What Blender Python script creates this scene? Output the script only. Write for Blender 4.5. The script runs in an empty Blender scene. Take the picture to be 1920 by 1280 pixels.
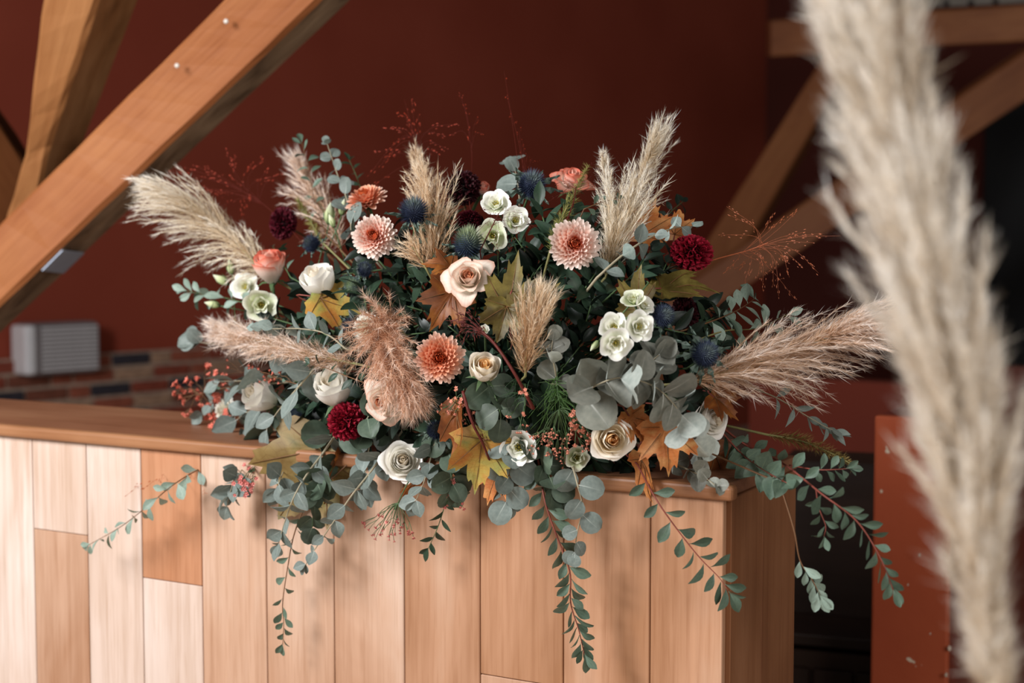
import bpy, bmesh, math, random
import numpy as np
from mathutils import Vector, Matrix
PI = math.pi
SC = bpy.context.scene
COL = SC.collection

# ------------------------------------------------------------------ camera, world, lights, exposure
F, CAMZ, TH = 2666.667, 1.43, math.radians(3.65)
CAM = Vector((0, 0, CAMZ)); RT = Vector((1, 0, 0))
FW = Vector((0, math.cos(TH), -math.sin(TH))); UP = Vector((0, math.sin(TH), math.cos(TH)))
cd = bpy.data.cameras.new('camera'); cam = bpy.data.objects.new('camera', cd); COL.objects.link(cam)
cam.location = CAM; cam.rotation_euler = (PI/2 - TH, 0, 0)
cd.lens, cd.sensor_width, cd.clip_start, cd.clip_end = 50, 36, .05, 60
cd.dof.use_dof, cd.dof.focus_distance, cd.dof.aperture_fstop = True, 2.10, 3.1
SC.camera = cam
w = bpy.data.worlds.new('world'); SC.world = w; w.use_nodes = True
w.node_tree.nodes['Background'].inputs[0].default_value = (.98, .93, .88, 1)
w.node_tree.nodes['Background'].inputs[1].default_value = .07
def area(name, loc, target, sx, sy, power, col):
    l = bpy.data.lights.new(name, 'AREA'); l.shape = 'RECTANGLE'; l.size, l.size_y, l.energy, l.color = sx, sy, power, col
    o = bpy.data.objects.new(name, l); COL.objects.link(o); o.location = loc
    o.rotation_euler = (Vector(target) - Vector(loc)).to_track_quat('-Z', 'Y').to_euler()
area('window_light', (-2.35, .75, 2.55), (-.1, 2.5, 1.15), 1.0, 1.3, 146, (.98, .985, 1))
area('fill_light', (1.3, -1.7, 2.3), (.4, 2.6, 1.1), 1.5, 1.5, 74, (1, .96, .92))  # unseen fill added behind the camera to brighten the side faces
vs = SC.view_settings
vs.view_transform, vs.look, vs.gamma, vs.use_curve_mapping = 'Standard', 'None', 1, False
vs.exposure = 0.0
SC.cycles.use_denoising = True
SC.cycles.max_bounces = 6; SC.cycles.transmission_bounces = 4; SC.cycles.transparent_max_bounces = 4
SC.cycles.sample_clamp_indirect = 4

# ------------------------------------------------------------------ helpers
WM = {}
def lin(h):
    h = h.lstrip('#'); r = [int(h[i:i+2], 16)/255 for i in (0, 2, 4)]
    return tuple(c/12.92 if c <= .04045 else ((c+.055)/1.055)**2.4 for c in r) + (1,)
def P(px, py, D):
    return CAM + FW*D + RT*((px-960)/F*D) + UP*((640-py)/F*D)
def link(o, parent=None, M=None):
    COL.objects.link(o); M = M if M is not None else Matrix()
    if parent is not None:
        o.parent = parent; o.matrix_basis = WM[parent.name].inverted() @ M
    else: o.matrix_basis = M
    WM[o.name] = M
    return o
def thing(name, label, cat, loc, group=None):
    o = bpy.data.objects.new(name, None); o.empty_display_size = .02
    o['label'] = label; o['category'] = cat
    if group: o['group'] = group
    return link(o, None, Matrix.Translation(loc))
def mesh(name, V, Fc, mats, uv=None, smooth=True, mi=None):
    me = bpy.data.meshes.new(name); me.from_pydata([tuple(v) for v in V], [], Fc)
    for m in (mats if isinstance(mats, (list, tuple)) else [mats]): me.materials.append(m)
    if uv is not None:
        l = me.uv_layers.new(name='UVMap'); idx = np.zeros(len(me.loops), int); me.loops.foreach_get('vertex_index', idx)
        l.data.foreach_set('uv', np.asarray(uv, float)[idx].ravel())
    if mi is not None: me.polygons.foreach_set('material_index', mi)
    if smooth: me.polygons.foreach_set('use_smooth', [True]*len(me.polygons))
    me.update()
    return me
def obj(name, me, parent=None, M=None, **props):
    o = bpy.data.objects.new(name, me)
    for k, v in props.items(): o[k] = v
    return link(o, parent, M)
def grid(nu, nv, fn):
    V, U, Fc = [], [], []
    for j in range(nv):
        for i in range(nu):
            u, v = -1 + 2*i/(nu-1), j/(nv-1)
            V.append(fn(u, v)); U.append((.5+.5*u, v))
    for j in range(nv-1):
        for i in range(nu-1):
            a = j*nu+i; Fc.append((a, a+1, a+nu+1, a+nu))
    return V, Fc, U
def catmull(pts, n=8):
    pts = [Vector(p) for p in pts]
    if len(pts) < 3: return [pts[0].lerp(pts[1], i/n) for i in range(n+1)]
    q = [pts[0]*2-pts[1]] + pts + [pts[-1]*2-pts[-2]]; out = []
    for k in range(1, len(q)-2):
        a, b, c, d = q[k-1:k+3]
        for i in range(n):
            t = i/n
            out.append(.5*((2*b)+(c-a)*t+(2*a-5*b+4*c-d)*t*t+(3*b-a-3*c+d)*t**3))
    out.append(pts[-1]); return out
def at(curve, t):
    n = len(curve)-1; f = max(0, min(.9999, t))*n; i = int(f)
    return curve[i].lerp(curve[i+1], f-i), (curve[i+1]-curve[i]).normalized()
class MB:
    def __init__(s): s.V, s.F, s.U = [], [], []
    def add(s, V, Fc, U=None):
        b = len(s.V); s.V += [Vector(v) for v in V]; s.F += [tuple(i+b for i in f) for f in Fc]
        s.U += U if U else [(.5, .5)]*len(V)
    def tube(s, pts, r0, r1=None, n=5):
        r1 = r0 if r1 is None else r1; m = len(pts); V, Fc, U = [], [], []
        for k, p in enumerate(pts):
            t = (pts[min(k+1, m-1)]-pts[max(k-1, 0)]).normalized()
            a = t.orthogonal().normalized() if k == 0 else (a - t*a.dot(t)).normalized()
            b = t.cross(a); r = r0+(r1-r0)*k/max(1, m-1)
            for i in range(n):
                q = 2*PI*i/n; V.append(p+(a*math.cos(q)+b*math.sin(q))*r); U.append((i/n, k/max(1, m-1)))
        for k in range(m-1):
            for i in range(n):
                j = (i+1) % n; Fc.append((k*n+i, k*n+j, (k+1)*n+j, (k+1)*n+i))
        Fc.append(tuple(range(n))[::-1]); Fc.append(tuple(range((m-1)*n, m*n)))
        s.add(V, Fc, U)
    def ball(s, c, r, k=1, sc=(1, 1, 1)):
        bm = bmesh.new(); bmesh.ops.create_icosphere(bm, subdivisions=k, radius=1)
        s.add([Vector(c)+Vector((v.co.x*sc[0], v.co.y*sc[1], v.co.z*sc[2]))*r for v in bm.verts], [tuple(v.index for v in f.verts) for f in bm.faces]); bm.free()
    def build(s, name, mat, parent=None, smooth=True, M=None, **props):
        M = M if M is not None else (WM[parent.name] if parent is not None else Matrix())
        Mi = M.inverted()
        return obj(name, mesh(name, [Mi @ v for v in s.V], s.F, mat, s.U, smooth), parent, M, **props)
def axes(o, z, x=None):
    z = Vector(z).normalized()
    x = Vector(x) if x is not None else z.orthogonal()
    x = (x - z*x.dot(z))
    if x.length < 1e-6: x = z.orthogonal()
    x.normalize(); y = z.cross(x)
    M = Matrix((x, y, z)).transposed().to_4x4(); M.translation = o
    return M
def rounded_box(hx, hy, hz, bev=.003, seg=2):
    bm = bmesh.new(); bmesh.ops.create_cube(bm, size=2)
    for v in bm.verts: v.co = Vector((v.co.x*hx, v.co.y*hy, v.co.z*hz))
    if bev: bmesh.ops.bevel(bm, geom=list(bm.edges), offset=bev, segments=seg, affect='EDGES', profile=.5)
    me = bpy.data.meshes.new('box'); bm.to_mesh(me); bm.free(); return me
def box(name, c, ex, ey, ez, mat, parent=None, bev=.003, seg=2, **props):
    """c centre; ex, ey, ez half-size vectors, ex along the grain"""
    ex, ey, ez = map(Vector, (ex, ey, ez)); me = rounded_box(ex.length, ey.length, ez.length, bev, seg); me.name = name
    me.materials.append(mat)
    a, b = ex.normalized(), ey.normalized(); c3 = a.cross(b)
    M = Matrix((a, b, c3)).transposed().to_4x4(); M.translation = Vector(c)
    return obj(name, me, parent, M, **props)

# ------------------------------------------------------------------ materials
def nt(name):
    m = bpy.data.materials.new(name); m.use_nodes = True; t = m.node_tree; t.nodes.clear()
    out = t.nodes.new('ShaderNodeOutputMaterial'); return m, t, out
def N(t, typ, **kw):
    n = t.nodes.new('ShaderNode'+typ)
    for k, v in kw.items():
        if k.startswith('i_'): n.inputs[k[2:].replace('_', ' ')].default_value = v
        else: setattr(n, k, v)
    return n
def ramp(t, fac, stops):
    r = t.nodes.new('ShaderNodeValToRGB'); e = r.color_ramp.elements
    while len(e) > 1: e.remove(e[0])
    e[0].position, e[0].color = stops[0]
    for p, c in stops[1:]:
        k = e.new(p); k.color = c
    t.links.new(fac, r.inputs[0]); return r.outputs[0]
def mixc(t, fac, a, b, mode='MIX'):
    m = t.nodes.new('ShaderNodeMix'); m.data_type = 'RGBA'; m.blend_type = mode
    for s, v in ((m.inputs[0], fac), (m.inputs[6], a), (m.inputs[7], b)):
        if hasattr(v, 'is_linked') or hasattr(v, 'links'): t.links.new(v, s)
        else: s.default_value = v
    return m.outputs[2]
def thin(t, out, colr, rough=.55, trans=.25, spec=.3, bump=None):
    """thin plant tissue: principled surface with some light passing through"""
    b = N(t, 'BsdfPrincipled'); b.inputs['Roughness'].default_value = rough; b.inputs['Specular IOR Level'].default_value = spec
    tr = N(t, 'BsdfTranslucent'); ms = N(t, 'MixShader'); ms.inputs[0].default_value = trans
    t.links.new(colr, b.inputs['Base Color']); t.links.new(colr, tr.inputs[0])
    if bump is not None: t.links.new(bump, b.inputs['Normal'])
    t.links.new(b.outputs[0], ms.inputs[1]); t.links.new(tr.outputs[0], ms.inputs[2]); t.links.new(ms.outputs[0], out.inputs[0])
def hsv_random(t, colr, dv=.25, dh=.0):
    oi = N(t, 'ObjectInfo'); h = N(t, 'HueSaturation')
    mr = N(t, 'MapRange'); mr.inputs['To Min'].default_value = 1-dv; mr.inputs['To Max'].default_value = 1+dv
    t.links.new(oi.outputs['Random'], mr.inputs[0]); t.links.new(mr.outputs[0], h.inputs['Value']); t.links.new(colr, h.inputs['Color'])
    if dh:
        m2 = N(t, 'MapRange'); m2.inputs['To Min'].default_value = .5-dh; m2.inputs['To Max'].default_value = .5+dh
        t.links.new(oi.outputs['Random'], m2.inputs[0]); t.links.new(m2.outputs[0], h.inputs['Hue'])
    return h.outputs[0]
def petal_mat(name, stops, trans=.22, dv=.06, vein=.12):
    m, t, out = nt(name); tc = N(t, 'TexCoord'); sp = N(t, 'SeparateXYZ'); t.links.new(tc.outputs['UV'], sp.inputs[0])
    c = ramp(t, sp.outputs[1], [(p, lin(h)) for p, h in stops])
    mp = N(t, 'Mapping'); mp.inputs['Scale'].default_value = (22, 1.2, 1); t.links.new(tc.outputs['UV'], mp.inputs[0])
    n = N(t, 'TexNoise'); n.inputs['Scale'].default_value = 1.5; t.links.new(mp.outputs[0], n.inputs[0])
    g = ramp(t, n.outputs[0], [(.3, (1-vein,)*3+(1,)), (.7, (1, 1, 1, 1))])
    c = mixc(t, 1.0, c, g, 'MULTIPLY')
    thin(t, out, hsv_random(t, c, dv), .6, trans, .2); return m
def leaf_mat(name, front, back, rib, dv=.22, dh=.012, trans=.15, rough=.5, rim=None, ribw=.035):
    m, t, out = nt(name); tc = N(t, 'TexCoord'); sp = N(t, 'SeparateXYZ'); t.links.new(tc.outputs['UV'], sp.inputs[0])
    ge = N(t, 'NewGeometry'); c = mixc(t, ge.outputs['Backfacing'], lin(front), lin(back))
    n = N(t, 'TexNoise'); n.inputs['Scale'].default_value = 6; n.inputs['Detail'].default_value = 4; t.links.new(tc.outputs['UV'], n.inputs[0])
    c = mixc(t, 1.0, c, ramp(t, n.outputs[0], [(.3, (.78, .8, .8, 1)), (.7, (1.08, 1.06, 1.05, 1))]), 'MULTIPLY')
    s = N(t, 'Math', operation='SUBTRACT'); s.inputs[1].default_value = .5; t.links.new(sp.outputs[0], s.inputs[0])
    a = N(t, 'Math', operation='ABSOLUTE'); t.links.new(s.outputs[0], a.inputs[0])
    k = ramp(t, a.outputs[0], [(0, (1, 1, 1, 1)), (ribw, (0, 0, 0, 1))])
    kv = mixc(t, 1., k, ramp(t, sp.outputs[1], [(.05, (.9, .9, .9, 1)), (.55, (.18, .18, .18, 1)), (1, (.05, .05, .05, 1))]), 'MULTIPLY')
    c = mixc(t, kv, c, lin(rib))
    if rim: c = mixc(t, ramp(t, a.outputs[0], [(.4, (0, 0, 0, 1)), (.5, (.8, .8, .8, 1))]), c, lin(rim))
    thin(t, out, hsv_random(t, c, dv, dh), rough, trans, .35); return m
def hair_mat(name, stops, trans=.35):
    m, t, out = nt(name); a = N(t, 'Attribute', attribute_name='tint')
    thin(t, out, ramp(t, a.outputs['Fac'], [(p, lin(h)) for p, h in stops]), .6, trans, .25); return m
def plain(name, h, rough=.6, spec=.3, noise=.15, scale=40, trans=0, metal=0):
    m, t, out = nt(name); tc = N(t, 'TexCoord'); n = N(t, 'TexNoise'); n.inputs['Scale'].default_value = scale; n.inputs['Detail'].default_value = 5
    t.links.new(tc.outputs['Object'], n.inputs[0])
    c = mixc(t, 1.0, lin(h), ramp(t, n.outputs[0], [(.3, (1-noise,)*3+(1,)), (.7, (1+noise,)*3+(1,))]), 'MULTIPLY')
    b = N(t, 'BsdfPrincipled'); b.inputs['Roughness'].default_value = rough; b.inputs['Specular IOR Level'].default_value = spec; b.inputs['Metallic'].default_value = metal
    t.links.new(c, b.inputs['Base Color']); t.links.new(b.outputs[0], out.inputs[0]); return m
def wood_mat(name, cols, gx=1.2, gy=26, rough=.5, bump=.15, spec=.35, blotch=2.2):
    """grain runs along local X"""
    m, t, out = nt(name); tc = N(t, 'TexCoord'); oi = N(t, 'ObjectInfo')
    ad = N(t, 'VectorMath', operation='ADD'); cx = N(t, 'CombineXYZ'); ml = N(t, 'Math', operation='MULTIPLY'); ml.inputs[1].default_value = 37
    t.links.new(oi.outputs['Random'], ml.inputs[0]); t.links.new(ml.outputs[0], cx.inputs[0]); t.links.new(ml.outputs[0], cx.inputs[1])
    t.links.new(tc.outputs['Object'], ad.inputs[0]); t.links.new(cx.outputs[0], ad.inputs[1])
    def noise(sc, s, det, dist=0.):
        mp = N(t, 'Mapping'); mp.inputs['Scale'].default_value = sc; t.links.new(ad.outputs[0], mp.inputs[0])
        n = N(t, 'TexNoise'); n.inputs['Scale'].default_value = s; n.inputs['Detail'].default_value = det; n.inputs['Distortion'].default_value = dist
        t.links.new(mp.outputs[0], n.inputs[0]); return n.outputs[0]
    g = noise((gx, gy, gy), 3, 6, .4); bl = noise((1, 2.2, 2.2), blotch, 4, .6); fl = noise((2.5, 55, 55), 4, 4)
    c = ramp(t, bl, [(.28, lin(cols[0])), (.5, lin(cols[1])), (.72, lin(cols[2]))])
    c = mixc(t, 1.0, c, ramp(t, g, [(.3, (.86, .81, .76, 1)), (.55, (1, 1, 1, 1)), (.75, (1.05, 1.05, 1.05, 1))]), 'MULTIPLY')
    c = mixc(t, 1.0, c, ramp(t, fl, [(.3, (.90, .86, .82, 1)), (.5, (1, 1, 1, 1))]), 'MULTIPLY')
    b = N(t, 'BsdfPrincipled'); b.inputs['Roughness'].default_value = rough; b.inputs['Specular IOR Level'].default_value = spec
    bp = N(t, 'Bump'); bp.inputs['Strength'].default_value = bump; bp.inputs['Distance'].default_value = .004
    t.links.new(g, bp.inputs['Height']); t.links.new(bp.outputs[0], b.inputs['Normal'])
    t.links.new(hsv_random(t, c, .05), b.inputs['Base Color']); t.links.new(b.outputs[0], out.inputs[0]); return m
def plaster_mat(name, a, b_, rough=.8, scale=1.2, chips=None):
    m, t, out = nt(name); tc = N(t, 'TexCoord'); n = N(t, 'TexNoise'); n.inputs['Scale'].default_value = scale; n.inputs['Detail'].default_value = 6
    t.links.new(tc.outputs['Object'], n.inputs[0]); c = ramp(t, n.outputs[0], [(.3, lin(a)), (.7, lin(b_))])
    n2 = N(t, 'TexNoise'); n2.inputs['Scale'].default_value = 60; n2.inputs['Detail'].default_value = 5; t.links.new(tc.outputs['Object'], n2.inputs[0])
    if chips:
        n3 = N(t, 'TexNoise'); n3.inputs['Scale'].default_value = 26; t.links.new(tc.outputs['Object'], n3.inputs[0])
        c = mixc(t, ramp(t, n3.outputs[0], [(.735, (0, 0, 0, 1)), (.75, (1, 1, 1, 1))]), c, lin(chips))
    b = N(t, 'BsdfPrincipled'); b.inputs['Roughness'].default_value = rough; b.inputs['Specular IOR Level'].default_value = .25
    bp = N(t, 'Bump'); bp.inputs['Strength'].default_value = .2; bp.inputs['Distance'].default_value = .004
    t.links.new(n2.outputs[0], bp.inputs['Height']); t.links.new(bp.outputs[0], b.inputs['Normal'])
    t.links.new(c, b.inputs['Base Color']); t.links.new(b.outputs[0], out.inputs[0]); return m

# ------------------------------------------------------------------ the room
UPZ = Vector((0, 0, 1))
C0 = P(1358, 936, 2.012); PANEL = C0.z; TOPZ = PANEL + .021          # right front corner of the bar, top of its boards
_l = P(0, 816, 2.717); DV = Vector((_l.x-C0.x, _l.y-C0.y, 0)).normalized()   # along the bar, away from the corner
NI = Vector((-DV.y, DV.x, 0));  NI = NI if NI.y > 0 else -NI                  # into the bar, away from the viewer
def bar(s, wd, z): return Vector((C0.x, C0.y, 0)) + DV*s + NI*wd + UPZ*z
def front(px, py, off=0.0):
    r = P(px, py, 1)-CAM; q = bar(0, off, 0)-CAM
    return Vector((q.x, q.y, 0)).dot(NI)/Vector((r.x, r.y, 0)).dot(NI)
def s_of(px, py=930): p = P(px, py, front(px, py)); return (p-C0).dot(DV)

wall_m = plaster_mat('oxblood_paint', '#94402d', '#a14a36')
wall_d = plaster_mat('oxblood_paint_shaded', '#4e2018', '#5a261c')  # darker copy of the wall paint; the far corner's shade is in the colour
terra = plaster_mat('terracotta_plaster', '#9a4428', '#ab5232', .7, 3, '#c9b9a4')
floor_m = plain('stone_floor', '#b8a898', .6, .3, .2, 6)
WA = Vector((-2.2, 6.9, 0)); WD = Vector((.66, .75, 0)).normalized(); WN = Vector((WD.y, -WD.x, 0))
def wl(t, o, z): return WA + WD*t + WN*o + UPZ*z
def slab(name, c, ex, ey, ez, mat, **k): return box(name, c, ex, ey, ez, mat, None, 0, **k)
slab('floor', (0, 7, -.05), (9, 0, 0), (0, 11, 0), (0, 0, .05), floor_m, kind='structure')
wall_left = slab('wall_left', wl(1.2, -.11, 3), WD*5.4, WN*.1, UPZ*3, wall_m, kind='structure')
cor = wl(6.5, 0, 0); BD = -DV
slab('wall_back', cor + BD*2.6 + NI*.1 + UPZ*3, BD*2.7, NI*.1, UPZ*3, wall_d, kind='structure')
# brick base of the far wall, brick by brick
brick_ms = [plain('brick_'+n, h, .85, .2, .25, 30) for n, h in (('red', '#8a4434'), ('brown', '#7a4838'), ('dark', '#3a363c'), ('rust', '#985440'), ('pale', '#a8866e'))]
mortar = plain('mortar', '#b39a88', .9, .1, .2, 30)
rb = random.Random(5)
box('trim_1', wl(.5, .012, .46), WD*2.6, WN*.02, UPZ*.46, mortar, None, 0, kind='structure')
bmesh_cache = {}
for r in range(7):
    z = .885 - r*.072
    x = -2.05 + (.115 if r % 2 else 0)
    while x < 3.0:
        L = .105 if rb.random() < .22 else .215
        m = rb.choices(brick_ms, (4, 3, 3, 2, 1))[0]; key = (L, m.name)
        if key not in bmesh_cache:
            me = rounded_box(L/2, .012, .027, .004, 1); me.name = 'brick'; me.materials.append(m); bmesh_cache[key] = me
        obj('brick', bmesh_cache[key], wall_left, Matrix.Translation(wl(x+L/2, .034+rb.uniform(-.003, .003), z)) @ Matrix((WD, WN, UPZ)).transposed().to_4x4())
        x += L+.016
for k in range(9):   # one more course steps up beyond the wall unit
    L = .215; m = rb.choices(brick_ms, (4, 3, 2, 2, 1))[0]; key = (L, m.name)
    if key not in bmesh_cache:
        me = rounded_box(L/2, .012, .027, .004, 1); me.name = 'brick'; me.materials.append(m); bmesh_cache[key] = me
    obj('brick', bmesh_cache[key], wall_left, Matrix.Translation(wl(.95+k*.227, .02, .957)) @ Matrix((WD, WN, UPZ)).transposed().to_4x4())

# pale slatted unit on the far wall
ub = wl(-.02, .09, 0); white_pl = plain('pale_plastic', '#d3cfd0', .45, .4, .05, 20)
t = thing('wall_heater', 'pale grey box with fine horizontal slats on the dark red wall above the bricks', 'heater', wl(.0, .1, .95))
box('casing', wl(-.055, .075, .965), WD*.195, WN*.07, UPZ*.125, plain('unit_grey', '#837b7b', .5, .4, .05, 20), t, .03, 4)
slat_me = None
for k in range(11):
    o = box('slat', wl(-.03, .148, .865+k*.02), WD*.15, WN*.004, UPZ*.006, white_pl, t, .002, 1)
box('end_cap', wl(-.235, .08, .965), UPZ*.118, WN*.072, WD*.03, plain('cap_lit_white', '#f0eef0', .4, .4, .03, 20), t, .02, 3)  # whiter than the unit: window light on this end is in the colour

# flat black panel on the back wall and its ledge in the corner
def back(px, py, off=0.):
    r = P(px, py, 1)-CAM; q = cor - NI*off - CAM
    return P(px, py, Vector((q.x, q.y, 0)).dot(NI)/Vector((r.x, r.y, 0)).dot(NI))
a, b = back(1843, 684, .05), back(1843, 170, .05)
t = thing('black_panel', 'large flat black panel on the back wall beyond the blurred pampas plume', 'screen', a)
box('panel', (a+b)/2 + BD*.85, UPZ*((b.z-a.z)/2), BD*.85, NI*.02, plain('black_matte', '#050505', .5, .2, .05), t, .004, 1)
box('panel_frame', Vector(((a+b).x/2, (a+b).y/2, (a.z-.01))) + BD*.85, BD*.87, NI*.04, UPZ*.012, plain('frame_red', '#5a2a20', .6, .2, .05), t, .003, 1)
q0, q1 = P(1420, 700, 5.6), P(1860, 700, 5.0); dd = (q1-q0); dd.z = 0; dn = dd.normalized()
slab('trim_2', Vector(((q0.x+q1.x)/2, (q0.y+q1.y)/2, q0.z/2)), dd/2*1.0, Vector((-dn.y, dn.x, 0))*.06, UPZ*(q0.z/2), plaster_mat('red_ledge', '#6a2a1c', '#763222'), kind='structure')
# low terracotta wall behind the bar
kc = P(1781, 1000, 2.8); LW = 1.10
rough_r = plaster_mat('rough_dark_red', '#6a2a1c', '#7f3524', .9, 5)  # rough red plaster, colour also darkened to keep this side shaded under the fill
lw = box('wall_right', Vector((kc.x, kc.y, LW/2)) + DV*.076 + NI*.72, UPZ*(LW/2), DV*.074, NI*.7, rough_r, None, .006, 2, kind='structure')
box('end_plaster', Vector((kc.x, kc.y, LW/2)) + DV*.076 + NI*.011, UPZ*(LW/2), DV*.077, NI*.011, terra, lw, .006, 2)
for px, py, s in ((1722, 1042, 3), (1700, 1098, 2), (1782, 1218, 5), (1776, 1268, 4), (1742, 1190, 2)):   # spots where the paint has chipped
    q = P(px, py, 2.79); mbc = MB(); mbc.ball(q + DV*(.004 if px > 1760 else 0) + NI*.010, .0009*s, 1, (1, .35, 1.5)); mbc.build('paint_chip', plain('chip_pale', '#b9a898', .8), lw, M=WM[lw.name])
# dark cupboard in the shade behind the bar: tall back, deeper low front
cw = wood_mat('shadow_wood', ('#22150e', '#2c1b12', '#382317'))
c1 = P(1440, 1183, 3.35); c2 = P(1690, 1183, 3.25); ax = Vector((c2.x-c1.x, c2.y-c1.y, 0)); L = ax.length; ax.normalize(); an = Vector((-ax.y, ax.x, 0))
zt = c1.z; mid = Vector(((c1.x+c2.x)/2, (c1.y+c2.y)/2, 0)) + an*.2; zu = P(1560, 862, 3.5).z
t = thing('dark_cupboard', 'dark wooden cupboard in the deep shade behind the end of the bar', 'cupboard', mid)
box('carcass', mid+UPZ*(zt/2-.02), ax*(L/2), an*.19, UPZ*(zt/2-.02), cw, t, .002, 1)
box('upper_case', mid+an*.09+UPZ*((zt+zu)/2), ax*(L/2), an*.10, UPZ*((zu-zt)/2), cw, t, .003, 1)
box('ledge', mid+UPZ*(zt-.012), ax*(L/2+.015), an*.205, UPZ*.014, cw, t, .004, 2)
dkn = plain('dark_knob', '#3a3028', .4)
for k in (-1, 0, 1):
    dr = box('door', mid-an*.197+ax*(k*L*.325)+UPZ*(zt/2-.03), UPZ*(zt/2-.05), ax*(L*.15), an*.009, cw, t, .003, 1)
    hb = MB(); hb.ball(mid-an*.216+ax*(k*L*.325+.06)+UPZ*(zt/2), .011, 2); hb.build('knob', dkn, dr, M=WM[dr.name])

# ------------------------------------------------------------------ timber frame of the roof
def loft(name, label, secs, mat, nsub=6, rag=.003, seed=1, wane=None):
    """timber through cross-sections of four (px, py, depth) corners; mesh kept in a frame along the timber"""
    S = [[P(*c) for c in s] for s in secs]
    cen = [sum(s, Vector())/4 for s in S]; ax = (cen[-1]-cen[0]).normalized()
    M = axes((cen[0]+cen[-1])/2, (S[0][1]-S[0][0]).cross(ax), ax); Mi = M.inverted(); rr = random.Random(seed)
    V, Fc = [], []; rows = []
    for k in range(len(S)-1):
        for i in range(nsub + (1 if k == len(S)-2 else 0)):
            rows.append([S[k][j].lerp(S[k+1][j], i/nsub) for j in range(4)])
    for row in rows:
        c = sum(row, Vector())/4; ring = []
        for j in range(4):      # chamfered corners
            p, pr, nx = row[j], row[j-1], row[(j+1) % 4]
            for q in (pr, nx):
                ring.append(p + (q-p).normalized()*min(.010, (q-p).length*.2) + Vector((rr.uniform(-rag, rag), rr.uniform(-rag, rag), rr.uniform(-rag, rag))))
        V += [Mi @ v for v in ring]
    n = 8
    for k in range(len(rows)-1):
        for i in range(n):
            j = (i+1) % n; Fc.append((k*n+i, k*n+j, (k+1)*n+j, (k+1)*n+i))
    Fc.append(tuple(range(n))[::-1]); Fc.append(tuple(range((len(rows)-1)*n, len(rows)*n)))
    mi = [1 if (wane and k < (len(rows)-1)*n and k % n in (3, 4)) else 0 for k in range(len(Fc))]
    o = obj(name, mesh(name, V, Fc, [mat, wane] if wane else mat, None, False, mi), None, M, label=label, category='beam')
    return o
oak = wood_mat('oak_orange', ('#8a5028', '#a06138', '#b07346'), .8, 18, .55, .3, .3, 1.6)
oak_p = wood_mat('oak_pale', ('#9c6438', '#ad7546', '#ba8556'), .7, 16, .6, .4, .3, 1.6)
oak_d = wood_mat('oak_dim', ('#7a4626', '#8a5430', '#98623a'), .8, 14, .6, .4, .3, 1.8)
wane_m = wood_mat('weathered_wane_lightened', ('#6e5642', '#ab8f72', '#c8aa8a'), 1.4, 9, .85, .6, .2, 7)  # mottled wane, also lightened to make up for missing light on the underside
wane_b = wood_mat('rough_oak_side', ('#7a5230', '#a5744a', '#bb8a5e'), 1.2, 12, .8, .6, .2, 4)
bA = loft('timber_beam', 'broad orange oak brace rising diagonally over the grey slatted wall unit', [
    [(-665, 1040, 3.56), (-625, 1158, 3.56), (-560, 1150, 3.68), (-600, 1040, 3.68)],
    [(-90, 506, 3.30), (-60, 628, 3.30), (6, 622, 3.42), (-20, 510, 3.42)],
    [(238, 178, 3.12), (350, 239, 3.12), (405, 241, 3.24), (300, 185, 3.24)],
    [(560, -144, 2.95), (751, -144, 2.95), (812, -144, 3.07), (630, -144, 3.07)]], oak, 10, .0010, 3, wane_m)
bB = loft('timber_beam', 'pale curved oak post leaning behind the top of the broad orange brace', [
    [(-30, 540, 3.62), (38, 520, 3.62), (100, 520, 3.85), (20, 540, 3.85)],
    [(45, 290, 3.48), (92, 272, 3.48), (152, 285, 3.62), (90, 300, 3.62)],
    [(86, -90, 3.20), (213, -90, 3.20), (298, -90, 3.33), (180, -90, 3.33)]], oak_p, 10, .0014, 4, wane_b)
bC = loft('timber_beam', 'dark short brace slanting down to the foot of the pale leaning post', [
    [(-160, 0, 3.9), (-160, 190, 3.9), (-120, 200, 4.1), (-120, 20, 4.1)],
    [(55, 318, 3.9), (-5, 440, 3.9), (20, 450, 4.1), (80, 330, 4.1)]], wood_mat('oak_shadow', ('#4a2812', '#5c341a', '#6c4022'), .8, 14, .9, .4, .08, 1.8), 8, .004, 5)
beamH = loft('timber_beam', 'level oak tie beam crossing above the black panel behind the blurred plume', [
    [(1446, 38, 7.40), (1446, 107, 7.40), (1438, 105, 7.6), (1438, 40, 7.6)],
    [(2060, 0, 6.62), (2060, 68, 6.62), (2060, 60, 6.85), (2060, 2, 6.85)]], oak_d, 10, .002, 6)
loft('timber_beam', 'slanting oak strut running from the tie beam down behind the blurred plume', [
    [(2010, 36, 6.75), (2010, 131, 6.75), (2000, 110, 6.95), (2000, 30, 6.95)],
    [(1300, 525, 7.25), (1290, 610, 7.25), (1285, 600, 7.45), (1290, 530, 7.45)],
    [(1010, 722, 7.45), (1000, 805, 7.45), (995, 795, 7.65), (1000, 727, 7.65)]], oak_d, 10, .002, 7)
loft('timber_beam', 'dim steep oak strut descending behind the dark red flower head', [
    [(1555, 90, 7.15), (1615, 85, 7.15), (1625, 90, 7.4), (1570, 95, 7.4)],
    [(1270, 540, 7.5), (1350, 545, 7.5), (1362, 548, 7.7), (1285, 545, 7.7)],
    [(1105, 800, 7.7), (1185, 805, 7.7), (1197, 808, 7.9), (1120, 805, 7.9)]], oak_d, 10, .002, 8)
iron = plain('grey_iron', '#5e564c', .5, .5, .1, 20, 0, .3)
t = thing('iron_plate', 'grey bolted plate lying along the top of the level tie beam', 'plate', P(1820, 8, 6.85))
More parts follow.
